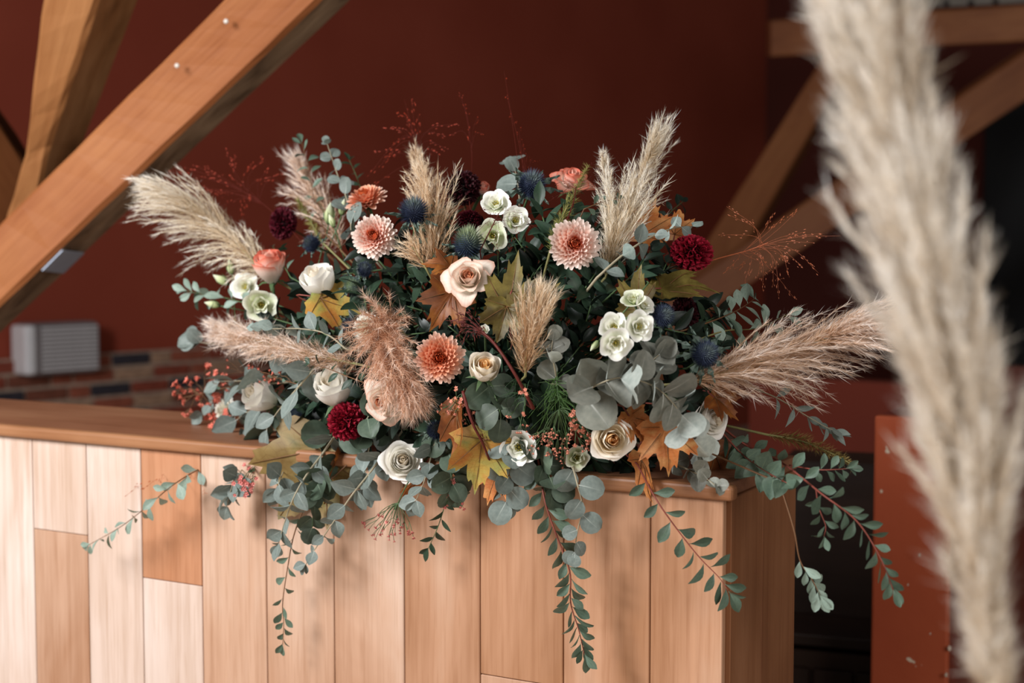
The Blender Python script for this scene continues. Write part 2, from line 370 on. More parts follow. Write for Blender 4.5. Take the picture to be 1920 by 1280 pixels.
pl = MB(); plV = [P(1700, 16, 6.98), P(2060, -2, 6.58), P(2060, -60, 6.58), P(1700, -42, 6.98), P(1700, 16, 7.03), P(2060, -2, 6.63), P(2060, -60, 6.63), P(1700, -42, 7.03)]
pl.add(plV, [(0, 1, 2, 3), (7, 6, 5, 4), (0, 4, 5, 1), (1, 5, 6, 2), (2, 6, 7, 3), (3, 7, 4, 0)]); pl.build('plate', iron, t, False)
for px, py in ((1738, 0), (1774, 6), (1820, 5), (1866, 2)):
    hb = MB(); hb.ball(P(px, py, 6.87-(px-1740)*.0011+.05), .014, 2); hb.build('bolt', plain('bolt_dark', '#1d1a18', .4, .5), t)
for px, py, lb in ((332, 123, 'small pale peg head low on the broad orange brace'), (424, 40, 'small pale peg head high on the broad orange brace')):
    D = 3.02 if px > 400 else 3.06
    hb = MB(); hb.ball(P(px, py, D), .0055, 2, (1, .6, 1)); o = hb.build('peg_head', plain('peg_pale', '#d8cfc4', .4, .5)); o['label'] = lb; o['category'] = 'peg'
hp = MB(); g0 = [P(78, 506, 3.246), P(118, 511, 3.345), P(157, 473, 3.322), P(116, 468, 3.228)]  # thin pale bluish plate against the underside of the brace
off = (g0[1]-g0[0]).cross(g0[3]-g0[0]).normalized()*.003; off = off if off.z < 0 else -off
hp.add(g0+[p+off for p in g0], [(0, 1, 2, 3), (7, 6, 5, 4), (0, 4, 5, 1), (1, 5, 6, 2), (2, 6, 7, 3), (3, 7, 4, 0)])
o = hp.build('pale_plate', plain('pale_bluish', '#b9c4d6', .3, .6, .05), None, False); o['label'] = 'thin pale bluish plate under the lower end of the broad orange brace'; o['category'] = 'bracket'

# ------------------------------------------------------------------ the bar
pale = wood_mat('maple_pale', ('#c6a892', '#d6beaf', '#e2d2c8'), 1.0, 22, .5, .1, .35, 1.6)
honey = wood_mat('maple_honey', ('#ab7d5e', '#c39c82', '#d1b5a2'), 1.0, 22, .5, .1, .35, 1.8)
amber = wood_mat('maple_amber', ('#a26a46', '#b88260', '#c49878'), 1.0, 22, .5, .12, .35, 2)
side_w = wood_mat('maple_side', ('#74462a', '#885838', '#986848'), 1.0, 24, .5, .12, .35, 2)  # end boards darkened in colour to keep this side shaded under the fill
top_w = wood_mat('bar_top_oak', ('#7d5138', '#8f6045', '#a07254'), 1.0, 20, .45, .2, .4, 2)
t = thing('bar_counter', 'wooden bar front clad in wide upright boards under the flowers', 'counter', bar(.8, .15, 0))
SL = 2.6
box('carcass', bar(SL/2, .155, PANEL/2-.005), DV*(SL/2-.012), NI*.143, UPZ*(PANEL/2-.005), plain('carcass_dark', '#3a2416', .8, .2), t, 0)
js = [s_of(px) for px in (1358, 1220, 1057, 900, 757, 625, 498, 377, 265, 163, 62)]
while js[-1] < SL: js.append(js[-1]+.143)
warm = wood_mat('maple_warm', ('#9f704e', '#ba8c6d', '#caa78e'), 1.0, 22, .5, .12, .35, 2)
mats = [warm, warm, warm, warm, honey, honey, honey, amber, pale, pale, pale] + [pale, honey]*6
# end joints between boards: index -> (height, lower material)
def zpx(px, py): return P(px, py, front(px, py)).z
splits = {7: (zpx(320, 1090), pale), 9-0: (zpx(112, 997), honey), 2: (zpx(980, 1276), honey)}
mats[9] = pale; mats[10] = pale
for k in range(len(js)-1):
    s0, s1 = js[k]+.0009, js[k+1]-.0009
    segs = [(0.0, PANEL, mats[k])]
    if k in splits: z, m2 = splits[k]; segs = [(z+.0006, PANEL, mats[k]), (0.0, z-.0006, m2)]
    for z0, z1, m in segs:
        box('plank', bar((s0+s1)/2, .006, (z0+z1)/2), UPZ*((z1-z0)/2), DV*((s1-s0)/2), NI*.0065, m, t, .0012, 1)
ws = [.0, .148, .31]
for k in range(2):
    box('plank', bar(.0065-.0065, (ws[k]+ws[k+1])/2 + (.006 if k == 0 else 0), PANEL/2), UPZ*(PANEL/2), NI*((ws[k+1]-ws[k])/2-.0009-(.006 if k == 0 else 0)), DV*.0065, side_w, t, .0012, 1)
t2 = thing('worktop', 'brown oak bar top with a rounded front edge under the flowers', 'counter top', bar(.8, .15, PANEL))
box('top_board', bar(SL/2-.001, .168, PANEL+.0105), DV*(SL/2+.001), NI*.160, UPZ*.0105, top_w, t2, .002, 2)
ed = wood_mat('edge_oak', ('#845436', '#986846', '#aa7a56'), 1.0, 20, .45, .2, .4, 2)
box('edge_strip', bar(SL/2-.009, -.003, PANEL+.0108), DV*(SL/2+.009), NI*.0115, UPZ*.0112, ed, t2, .006, 3)

# ------------------------------------------------------------------ plant builders
FOAM = bar(s_of(930)+.075, .155, TOPZ+.10)
def dep(px, py, dz=0.):
    """depth of the rounded outer face of the arrangement, hanging clear of the bar front lower down"""
    Df, Dc = front(px, py), front(px, py, .155)
    rx, ry = (px-930)/500, (py-700)/(400 if py < 700 else 235)
    D = Dc - .33*math.sqrt(max(0, 1-rx*rx-ry*ry))
    if py > 830: k = min(1, (py-830)/70); D += (min(D, Df-.07)-D)*k
    return D+dz
def W(px, py, dz=0.): return P(px, py, dep(px, py, dz))
def facing(fx, fy): return (RT*fx + UP*fy - FW).normalized()
rs = random.Random(11)
MARKS = []
def mark(px, py, label): MARKS.append((px, py, label))
def root_near(p):
    v = (p-FOAM); v.z = max(v.z, -.02); v.normalize()
    return FOAM + Vector((v.x*.10, v.y*.06, v.z*.05)) + Vector((rs.uniform(-.02, .02), rs.uniform(-.012, .012), rs.uniform(-.02, .01)))
green_st = plain('stem_green', '#4d6340', .55, .3, .15, 60)
pale_st = plain('stem_pale', '#a9b08c', .55, .3, .15, 60)
red_st = plain('stem_red', '#7d3f34', .55, .3, .15, 60)
brown_st = plain('stem_brown', '#6b4a30', .6, .3, .15, 60)
white_st = plain('stem_bloom', '#9a9078', .6, .3, .1, 60)
def head_stem(parent, p, axis, mat, r=.0022):
    q = root_near(p); L = (p-q).length
    mb = MB(); mb.tube(catmull([p, p-axis*L*.3, q.lerp(p, .3)-UPZ*.005, q], 5), r, r*1.15, 6); mb.build('stem', mat, parent)
# --- petals and heads
def rose_petal(name, Wd, Rb, Ro, h, curl, mat, rip=.02, seed=0, close=0.):
    def f(u, v):
        vv = v*(1-.16*u*u - .03*math.cos(5*u+seed))
        a = u*Wd*(.35+.65*math.sin(min(1, v*1.4)*PI/2))*(1-.22*v**4)
        r = Rb+(Ro-Rb)*math.sin(vv*PI/2*(1+.45*close)); z = h*vv
        k = max(0, vv-.66)/.34; r += curl*k*k; z -= curl*.75*k**2.5
        r += rip*math.sin(4*u+seed*2.1)*v*v + .015*abs(u)**3
        return Vector((r*math.cos(a), r*math.sin(a), z))
    V, Fc, U = grid(9, 8, f); return mesh(name, V, Fc, mat, U)
def rose_spec(style):
    out = []; n = {'cup': 30, 'open': 24, 'bud': 17}[style]
    for k in range(n):
        t = k/(n-1)
        if style == 'cup': s = (1.75-.85*t, .03+.15*t, .06+.76*t**1.15, 1.12-.42*t**1.4, .015+.20*max(0, t-.35)**1.5/.52, 1.25*(1-t)**.6)
        elif style == 'open': s = (1.8-.95*t, .03+.10*t, .05+.60*t**1.1+.10*max(0, t-.7)/.3, 1.0+.06*math.sin(PI*t)-.42*max(0, t-.62)/.38, .012+.42*max(0, t-.5)/.5, 1.1*(1-t)**.8)
        else: s = (1.8-.6*t, .04+.18*t, .08+.60*t, 1.30+.1*math.sin(PI*t)-.16*t, .01+.07*t*t, 1.25*(1-.55*t))
        out.append(s)
    return out
ROSE = {k: rose_spec(k) for k in ('cup', 'open', 'bud')}
_cache = {}
def rose(px, py, rpx, style, mats, face, dz, label, group=None):
    """mats: three petal materials, heart to rim; petals follow one spiral"""
    c = W(px, py, dz); ax = facing(*face); r = rpx*dep(px, py, dz)/F
    t = thing('rose', label, 'rose', c, group); rr = random.Random(int(px*7+py)); mark(px, py, label)
    M0 = axes(c-ax*(.5*r), ax) @ Matrix.Rotation(rr.uniform(0, 6), 4, 'Z') @ Matrix.Scale(r*1.26, 4)
    n = len(ROSE[style])
    for k, (Wd, Rb, Ro, h, curl, close) in enumerate(ROSE[style]):
        q = k/(n-1); m = mats[0] if q < .34 else mats[1] if q < .72 else mats[2]
        key = ('rp', style, k, m.name)
        if key not in _cache: _cache[key] = rose_petal('petal', Wd, Rb, Ro, h, curl, m, .010+.035*q, k, close)
        obj('petal', _cache[key], t, M0 @ Matrix.Rotation(k*2.39996+rr.uniform(-.12, .12), 4, 'Z') @ Matrix.Rotation(rr.uniform(-.05, .05), 4, 'Y') @ Matrix.Scale(rr.uniform(.96, 1.04), 4))
    sp = MB()
    for i in range(5):
        a = i*2*PI/5; d = Vector((math.cos(a), math.sin(a), 0)); s = Vector((-d.y, d.x, 0))
        sp.add([d*.08+s*.11, d*.08-s*.11, d*.42-s*.08+UPZ*.05, d*.42+s*.08+UPZ*.05, d*.72-UPZ*.12], [(0, 1, 2, 3), (3, 2, 4)])
    sp.ball((0, 0, -.06), .17, 1)
    obj('calyx', mesh('calyx', sp.V, sp.F, green_st), t, M0)
    ch = MB(); ch.ball((0, 0, .46), .10, 2, (1, 1, 4.4)); obj('petal_heart', mesh('petal_heart', ch.V, ch.F, mats[0], [(.5, .5+.5*v.z) for v in ch.V]), t, M0)
    head_stem(t, c-ax*.5*r, ax, green_st, .0028)
def strap_petal(name, L, Wd, curve, trough, mat):
    def f(u, v):
        wv = Wd*(math.sin(PI*min(1, .18+.82*v)**1.4)**.6 if v < .97 else .30)
        return Vector((L*v, u*wv, curve*v*v*L + trough*(u*u)*wv + .0))
    V, Fc, U = grid(3, 5, f); return mesh(name, V, Fc, mat, U)
def mum(px, py, rpx, mats, face, dz, label, dark=None, squash=1.0, name='chrysanthemum'):
    c = W(px, py, dz); ax = facing(*face); r = rpx*dep(px, py, dz)/F
    mark(px, py, label); t = thing(name, label, 'flower', c); rr = random.Random(int(px+py*3))
    M0 = axes(c, ax) @ Matrix.Rotation(rr.uniform(0, 6), 4, 'Z') @ Matrix.Scale(r, 4)
    Nn = 128; cen = MB()
    for k in range(Nn):
        q = math.sqrt((k+.5)/Nn); phi = k*2.39996
        elev = math.radians(86-96*q**1.25+rr.uniform(-5, 5)); r0 = .05+.24*q; z0 = .26*(1-q*q)*squash-.08
        L = .17+.62*q**.9; wd = .075+.078*q; ri = min(4, int(q*5)); L *= rr.uniform(.93, 1.06)
        Mr = M0 @ Matrix.Rotation(phi, 4, 'Z') @ Matrix.Translation((r0, 0, z0)) @ Matrix.Rotation(-elev, 4, 'Y')
        if q < .42:
            V, Fc, U = grid(3, 4, lambda u, v: Vector((L*v, u*wd*math.sin(PI*(.2+.7*v)), .35*v*v*L+.5*u*u*wd)))
            Ml = M0.inverted() @ Mr; cen.add([Ml @ v for v in V], Fc, U); continue
        key = ('mp', mats[1].name, ri)
        if key not in _cache: _cache[key] = strap_petal('petal', 1.0, (.075+.078*(ri+.5)/5)/(.17+.62*((ri+.5)/5)), .22, .55, mats[1] if ri < 4 else mats[2])
        obj('petal', _cache[key], t, Mr @ Matrix.Scale(L, 4))
    obj('petal_heart', mesh('petal_heart', cen.V, cen.F, mats[0], cen.U), t, M0, label='darker heart of short upright petals')
    if dark:
        d = MB(); d.ball((0, 0, .10), .15, 2, (1, 1, .8)); obj('disc', mesh('disc', d.V, d.F, dark), t, M0)
    cx = MB(); cx.ball((0, 0, -.2), .34, 2, (1, 1, .6)); obj('calyx', mesh('calyx', cx.V, cx.F, green_st), t, M0)
    head_stem(t, c-ax*.25*r, ax, green_st, .0026)
def pompom(px, py, rx, ry, mat, face, dz, label):
    c = W(px, py, dz); ax = facing(*face); sc = dep(px, py, dz)/F; r = rx*sc
    mark(px, py, label); t = thing('pompom_dahlia', label, 'flower', c); rr = random.Random(int(px*3+py))
    M0 = axes(c, ax, RT) @ Matrix.Diagonal((r, r, r*ry/rx, 1)) if abs(face[1]) > 1.5 else axes(c, ax, RT) @ Matrix.Diagonal((r, r*ry/rx, r*.85, 1))
    mb = MB(); Nn = 190
    for k in range(Nn):
        q = (k+.5)/Nn; th = math.acos(1-1.72*q); phi = k*2.39996
        d = Vector((math.sin(th)*math.cos(phi), math.sin(th)*math.sin(phi), math.cos(th)))
        A = axes(d*.58, d) @ Matrix.Rotation(rr.uniform(0, 6), 4, 'Z') @ Matrix.Rotation(rr.uniform(-.35, .35), 4, 'X')
        wv = .13+.05*q
        V, Fc, U = grid(4, 4, lambda u, v: Vector((u*wv*math.sin(PI*(.22+.6*v)), -.07+.16*u*u+.02*v, .46*v*(1-.2*u*u))))
        mb.add([A @ v for v in V], Fc, U)
    obj('petals', mesh('petals', mb.V, mb.F, mat, mb.U), t, M0, kind='stuff')
    cx = MB(); cx.ball((0, 0, 0), .6, 2); obj('flower_core', mesh('flower_core', cx.V, cx.F, mat), t, M0)
    head_stem(t, c-ax*.5*r, ax, brown_st, .0024)
stam_m = plain('stamen_yellow', '#a8983e', .6)
def lisianthus(px, py, rpx, face, dz, label, mats, openness=1.0):
    rpx *= 1.18; c = W(px, py, dz); ax = facing(*face); r = rpx*dep(px, py, dz)/F
    mark(px, py, label); t = thing('lisianthus', label, 'flower', c); rr = random.Random(int(px*5+py))
    M0 = axes(c-ax*(.45*r), ax) @ Matrix.Rotation(rr.uniform(0, 6), 4, 'Z') @ Matrix.Scale(r*1.02, 4)
    for k, (Wd, Rb, Ro, h, curl, cnt, rip) in enumerate(((.98, .06, .80, .80, .17, 5, .075), (1.05, .06, .58, .92, .10, 4, .07), (1.1, .05, .36, .92, .05, 4, .05))):
        if openness < .6 and k == 0: Ro *= .8; curl *= .4; h *= 1.25
        for i in range(cnt):
            key = ('lp', k, i % 3, mats[k > 1].name, openness < .6)
            if key not in _cache: _cache[key] = rose_petal('petal', Wd, Rb, Ro*(openness if k else 1), h, curl, mats[k > 1], rip, i % 3+k*2)
            obj('petal', _cache[key], t, M0 @ Matrix.Rotation(i*2*PI/cnt+k*.6+rr.uniform(-.1, .1), 4, 'Z') @ Matrix.Rotation(rr.uniform(-.08, .08), 4, 'Y'))
    mb = MB(); mb.ball((0, 0, .42), .09, 1, (1, 1, 1.3))
    for i in range(7):
        a = i*.9; d = Vector((math.cos(a)*.16, math.sin(a)*.16, 0)); mb.tube([d*.3+UPZ*.1, d+UPZ*.55], .015, .015, 3); mb.ball(d+UPZ*.56, .05, 1)
    obj('stamens', mesh('stamens', mb.V, mb.F, stam_m), t, M0)
    cx = MB()
    for i in range(5):
        a = i*2*PI/5; d = Vector((math.cos(a), math.sin(a), 0)); s = Vector((-d.y, d.x, 0))
        cx.add([d*.07+s*.06, d*.07-s*.06, d*.3-s*.04+UPZ*.15, d*.3+s*.04+UPZ*.15, d*.5+UPZ*.5], [(0, 1, 2, 3), (3, 2, 4)])
    obj('calyx', mesh('calyx', cx.V, cx.F, green_st), t, M0)
    head_stem(t, c-ax*.45*r, ax, green_st, .0016)
# --- leaves
def leaf_mesh(name, wd, mat, shape='oval', fold=.15, bend=-.15, nu=5, nv=7, seed=0, petiole=.08):
    rr = random.Random(seed)
    def width(v):
        if shape == 'round': return math.sqrt(max(0, 1-(2*v-1)**2))**.9
        if shape == 'oval': return math.sin(PI*v**.85)**.8
        if shape == 'spoon': return math.sin(PI*v**1.5)**.75
        if shape == 'lance': return math.sin(PI*v**.8)**1.1
        if shape == 'heart': return math.sin(PI*(v**.62))**.7
        return math.sin(PI*v)
    w1, w2 = rr.uniform(-.05, .05), rr.uniform(0, 6)
    def f(u, v):
        wv = wd*.5*width(min(.985, max(.02, v)))
        return Vector((petiole+v*(1-petiole), u*wv, fold*abs(u)*wv + bend*v*v + .045*math.sin(5*v+w2+2*u)*wd*abs(u) + w1*u*v))
    V, Fc, U = grid(nu, nv, f)
    b = len(V); V += [Vector((0, -.012, 0)), Vector((0, .012, 0)), Vector((petiole+.02, .014, .004)), Vector((petiole+.02, -.014, .004))]; U += [(.5, 0)]*4
    Fc.append((b, b+3, b+2, b+1)); return mesh(name, V, Fc, mat, U)
def leaf_set(key, wd, mat, shape, folds, bends, n=4, **k):
    return [leaf_mesh('leaf', wd, mat, shape, folds[i % len(folds)], bends[i % len(bends)], seed=i+3, **k) for i in range(n)]
euc_m = leaf_mat('eucalyptus_leaf', '#9aaaa3', '#7b8680', '#c6cdc4', .16, .01, .12, .55)
eucw_m = leaf_mat('eucalyptus_leaf_greyed', '#b4bcb4', '#85867c', '#e2e4dc', .22, .012, .12, .55)
eucd_m = leaf_mat('eucalyptus_leaf_green', '#62725f', '#515f4f', '#93a28a', .2, .012, .12, .5)
box_m = leaf_mat('small_leaf', '#3d5543', '#607564', '#7d9074', .25, .015, .15, .45)
boxg_m = leaf_mat('small_leaf_grey', '#758d7c', '#8fa294', '#98aa94', .2, .012, .15, .5)
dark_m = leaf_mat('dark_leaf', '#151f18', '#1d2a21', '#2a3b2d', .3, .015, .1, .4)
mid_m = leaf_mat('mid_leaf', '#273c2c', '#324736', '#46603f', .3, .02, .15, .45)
LEAF = {'euc': leaf_set('euc', .74, euc_m, 'oval', (.25, .12, .4), (-.12, .1, -.25)),
        'round': leaf_set('round', .95, euc_m, 'round', (.12, .25, .05), (-.1, .12, -.2), nu=7, nv=8),
        'grey': leaf_set('grey', 1.0, eucw_m, 'round', (.35, .9, .2, .65), (-.45, .3, -.2, .15), nu=7, nv=8),
        'green': leaf_set('green', .95, eucd_m, 'round', (.15, .3, .1), (-.2, .18, -.1), nu=7, nv=8),
        'lance': leaf_set('lance', .34, euc_m, 'lance', (.4, .2), (-.2, .1, -.3)),
        'box': leaf_set('box', .5, box_m, 'spoon', (.35, .15, .5), (-.2, .1, -.3)),
        'boxg': leaf_set('boxg', .5, boxg_m, 'spoon', (.3, .15, .45), (-.2, .1, -.3)),
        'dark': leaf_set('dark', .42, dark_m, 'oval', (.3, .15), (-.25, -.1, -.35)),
        'mid': leaf_set('mid', .45, mid_m, 'oval', (.3, .15), (-.25, -.1, -.35)),
        'fan': leaf_set('fan', .8, box_m, 'heart', (.3, .2), (-.2, .1, -.1))}
def put_leaf(parent, kind, p, d, nrm, L, rr, name='leaf'):
    d = d.normalized(); z = nrm - d*nrm.dot(d)
    if z.length < 1e-4: z = d.orthogonal()
    z.normalize(); y = z.cross(d)
    M = Matrix((d, y, z)).transposed().to_4x4(); M.translation = p
    return obj(name, rr.choice(LEAF[kind]), parent, M @ Matrix.Rotation(rr.uniform(-.35, .35), 4, 'X') @ Matrix.Scale(L, 4))
def spray(name, label, cat, path, kind, n, size, stem=green_st, r=.0016, s0=.0, ang=55, droop=.25, mode='pair', show=.75, alt=90, seed=None, group=None, jit=.18, rooted=True, tip=True):
    """path: (px, py[, dz]) from the inside of the arrangement to the tip; size: leaf length in px first, last"""
    pts = [W(*p) for p in path]; cv = catmull(pts, 8)
    D0 = dep(path[-1][0], path[-1][1]); rr = random.Random(seed if seed is not None else int(path[0][0]*3+path[-1][1]*7+n))
    base = root_near(pts[0]) if rooted else pts[0]
    t = thing(name, label, cat, base, group); mb = MB()
    full = ([base, base.lerp(pts[0], .6)+UPZ*.012] if rooted else []) + cv
    mb.tube(full, r*1.3, r*.45, 5); mb.build('stem', stem, t)
    a0 = rr.uniform(0, 1); size = [s*1.2 for s in size] if name == 'leafy_twig' else size
    for k in range(n):
        f = s0+(.985-s0)*(k/max(1, n-1))**.92; p, T = at(cv, f); V = -FW
        side = T.cross(V)
        if side.length < .05: side = RT.copy()
        side.normalize(); Vp = side.cross(T).normalized()
        az = math.radians(k*alt)*1.0 + rr.uniform(-.4, .4) + a0 if mode == 'pair' else math.radians((k % 2)*180)+rr.uniform(-.7, .7)
        o = side*math.cos(az)+Vp*math.sin(az); L0 = (size[0]+(size[1]-size[0])*f)*D0/F
        for sg in ((1, -1) if mode == 'pair' else (1,)):
            al = math.radians(ang+rr.uniform(-15, 15))*(1-.35*max(0, f-.8)/.2)
            d = T*math.cos(al)+o*sg*math.sin(al)-UPZ*droop*rr.uniform(.4, 1.3)
            nn = (T*math.sin(al)-o*sg*math.cos(al))*(1-show)+(V+UPZ*.35)*show+Vector((rr.uniform(-jit, jit), rr.uniform(-jit, jit), rr.uniform(-jit, jit)))*1.6
            put_leaf(t, kind, p, d, nn, L0*rr.uniform(.8, 1.15), rr)
    if tip:
        p, T = at(cv, .995)
        put_leaf(t, kind, p, T-UPZ*droop*.4, -FW+UPZ*.3+RT*rr.uniform(-.5, .5), (size[1])*D0/F, rr)
    mark(*path[len(path)//2][:2], label)
    return t
# --- hairy plumes
def hairs(spec, rng):
    """spec: list of (p0, p1, width) -> one-triangle hairs"""
    A = np.array([s[0] for s in spec]); return A
def plume(label, path, wid, mat, nbr=90, nh=60, hl=.016, hw=.0007, spread=34, bias=(0, 0, -.3), Lb=None, prof=None, seed=1, name='pampas_plume', cat='pampas grass', stem_mat=None, rooted=True, sr=.002, blen=1.0, fuzz=22, core=True):
    """path: (px, py, dz or ('D', depth)) base to tip; wid: half-width in px at the fullest point"""
    def W2(p): return P(p[0], p[1], p[2][1]) if len(p) > 2 and isinstance(p[2], tuple) else W(*p)
    pts = [W2(p) for p in path]; cv = catmull(pts, 12); rng = np.random.default_rng(seed)
    Dm = (pts[len(pts)//2]-CAM).dot(FW); Rw = wid*Dm/F; Lb = Lb or Rw*2.5
    prof = prof or (lambda s: min(1, (s+.12)/.35)*(1-max(0, s-.35)/.65*.62))
    base = root_near(pts[0]) if rooted else pts[0]
    t = thing(name, label, cat, base)
    mb = MB(); mb.tube(([base] if rooted else [])+cv, sr, sr*.3, 6); mb.build('stem', stem_mat or straw, t)
    P0, P1, WV, TI = [], [], [], []; bs = Vector(bias)
    for i in range(nbr):
        s = min(.995, (i+rng.random())/nbr); p, T = at(cv, s); T = T.normalized()
        phi = i*2.39996+rng.normal()*.3; a = T.orthogonal().normalized(); b = T.cross(a)
        o = a*math.cos(phi)+b*math.sin(phi); al = math.radians(spread*(1-.55*s)*(.55+.6*rng.random()))
        d0 = (T*math.cos(al)+o*math.sin(al)).normalized(); L = Lb*prof(s)*(.6+.6*rng.random())*blen
        br = []; q = p.copy(); m = 7; d = d0.copy()
        for k in range(m+1):
            br.append(q.copy()); d = (d0 + bs*(k/m)**1.3 + Vector(rng.normal(0, .05, 3))).normalized(); q = q+d*(L/m)
        tb = rng.uniform(-.12, .12)
        n = max(6, int(nh*prof(s)*(.7+.6*rng.random())))
        for k in range(n):
            f = .05+.95*(k+rng.random())/n*.99; g = f*m; j = min(m-1, int(g)); q = br[j].lerp(br[j+1], g-j); dd = (br[j+1]-br[j]).normalized()
            sd = Vector(rng.normal(0, 1, 3)); sd = (sd-dd*sd.dot(dd)); sd.normalize()
            aa = math.radians(abs(rng.normal(0, fuzz))); hd = (dd*math.cos(aa)+sd*math.sin(aa)).normalized(); l = hl*(.5+.9*rng.random())
            P0.append(q); P1.append(q+hd*l); wv = hd.cross(Vector(rng.normal(0, 1, 3))); wv.normalize(); WV.append(wv*(hw*(.6+.8*rng.random())))
            TI.append(min(1, max(0, .12+.55*f+.30*rng.normal()*.6+tb + .12*s)))
        if core:
            for k in range(m):
                wv = (br[k+1]-br[k]).cross(Vector(rng.normal(0, 1, 3))).normalized()*hw*1.2
                P0.append(br[k]); P1.append(br[k+1]+(br[k+1]-br[k])*.4); WV.append(wv); TI.append(.25+.3*k/m)
    A, B, Wv = np.array([tuple(x) for x in P0]), np.array([tuple(x) for x in P1]), np.array([tuple(x) for x in WV])
    n = len(A); Mi = np.array(WM[t.name].inverted().translation)
    V = np.empty((n, 3, 3)); V[:, 0] = A-Wv*.5; V[:, 1] = A+Wv*.5; V[:, 2] = B; V += Mi
    me = bpy.data.meshes.new('plume_hairs'); me.vertices.add(n*3); me.vertices.foreach_set('co', V.ravel())
    me.loops.add(n*3); me.loops.foreach_set('vertex_index', np.arange(n*3)); me.polygons.add(n)
    me.polygons.foreach_set('loop_start', np.arange(n)*3); me.update(); me.validate()
    at_ = me.attributes.new('tint', 'FLOAT', 'FACE'); at_.data.foreach_set('value', np.array(TI, dtype=np.float32)[:len(me.polygons)])
    me.materials.append(mat); obj('plume_hairs', me, t, WM[t.name], kind='stuff')
    return t
straw = plain('straw', '#7f7a4e', .6, .3, .15, 60)
# --- thistles
def spike_rows(mb, n, th0, th1, r, L, wd, rr, sc=(1, 1, 1.25)):
    for k in range(n):
        q = (k+.5)/n; th = math.acos(math.cos(th0)+(math.cos(th1)-math.cos(th0))*q); ph = k*2.39996
        d = Vector((math.sin(th)*math.cos(ph), math.sin(th)*math.sin(ph), math.cos(th)))
        b = Vector((d.x*sc[0], d.y*sc[1], d.z*sc[2]))*r; dd = (d+UPZ*.5).normalized()
        s = d.cross(Vector((rr.uniform(-1, 1), rr.uniform(-1, 1), rr.uniform(-1, 1)))).normalized()*wd; s2 = d.cross(s).normalized()*wd
        e = b+dd*L*rr.uniform(.7, 1.2)
        h = .5+.5*d.z
        mb.add([b+s, b-s*.5+s2*.8, b-s*.5-s2*.8, e], [(0, 1, 3), (1, 2, 3), (2, 0, 3)], [(.5, h)]*4)
th_blue = petal_mat('thistle_blue', [(0, '#1d2130'), (.45, '#2c334a'), (.8, '#495368'), (1, '#7d8a86')], .15, .12, .0)
th_green = petal_mat('thistle_green_top', [(0, '#252c3e'), (.4, '#3c4a62'), (.7, '#74866f'), (1, '#bccaa2')], .15, .12, .0)
bract_m = leaf_mat('thistle_bract', '#47594f', '#54655a', '#7d8f83', .2, .01, .1, .5)
def thistle(px, py, rpx, tall, face, dz, label, mat, bracts=8, bl=1.5):
    c = W(px, py, dz); ax = facing(*face); r = rpx*dep(px, py, dz)/F*.80
    mark(px, py, label); t = thing('sea_holly', label, 'thistle', c); rr = random.Random(int(px+py))
    M0 = axes(c, ax) @ Matrix.Scale(r, 4); mb = MB(); mb.ball((0, 0, 0), .64, 2, (1, 1, tall))
    mb.U = [(.5, .3+.35*v.z/tall) for v in mb.V]
    spike_rows(mb, 360, 0, 2.45, .60, .52, .042, rr, (1, 1, tall))
    obj('spiny_cone', mesh('spiny_cone', mb.V, mb.F, mat, mb.U, False), t, M0)
    key = ('bract', bl)
    if key not in _cache:
        V, Fc = [], []; n = 7
        for k in range(n+1):
            v = k/n; wv = .075*math.sin(PI*(.12+.88*v)**.8)*(.8 if k % 2 else 2.3) if k < n else .0
            V += [Vector((v, -wv, .10*(k % 2)-.25*v*v)), Vector((v, 0, -.25*v*v-.04)), Vector((v, wv, .10*(k % 2)-.25*v*v))]
        for k in range(n):
            for i in range(2): a = k*3+i; Fc.append((a, a+1, a+4, a+3))
        _cache[key] = mesh('bract', V, Fc, bract_m, [(.5, .5)]*len(V), False)
    for i in range(bracts):
        obj('bract', _cache[key], t, M0 @ Matrix.Rotation(i*2*PI/bracts+rr.uniform(-.2, .2), 4, 'Z') @ Matrix.Translation((.25, 0, -.62*tall)) @ Matrix.Rotation(rr.uniform(-.75, -.15), 4, 'Y') @ Matrix.Scale(bl*rr.uniform(.8, 1.2), 4))
    head_stem(t, c-ax*.8*tall*r, ax, green_st, .0018)
# --- autumn leaves
HALF = [(0, 1.0), (4, .88), (9, .80), (12, .86), (16, .72), (21, .66), (26, .56), (31, .62), (36, .78), (40, .76), (45, .92), (50, .78), (55, .80), (60, .66), (66, .56), (73, .52), (80, .60), (86, .58), (92, .68), (99, .56), (106, .54), (116, .42), (135, .34), (160, .20)]
def maple_mat(name, a, b, c, rough=.45):
    m, t, out = nt(name); tc = N(t, 'TexCoord'); n = N(t, 'TexNoise'); n.inputs['Scale'].default_value = 3.2; n.inputs['Detail'].default_value = 5; n.inputs['Distortion'].default_value = .5
    t.links.new(tc.outputs['UV'], n.inputs[0]); cc = ramp(t, n.outputs[0], [(.32, lin(a)), (.5, lin(b)), (.68, lin(c))])
    v = N(t, 'TexVoronoi'); v.feature = 'DISTANCE_TO_EDGE'; v.inputs['Scale'].default_value = 15; t.links.new(tc.outputs['UV'], v.inputs['Vector'])
    cc = mixc(t, 1., cc, ramp(t, v.outputs[0], [(0, (.84, .78, .72, 1)), (.05, (1, 1, 1, 1))]), 'MULTIPLY')
    thin(t, out, hsv_random(t, cc, .1), rough, .25, .3); return m
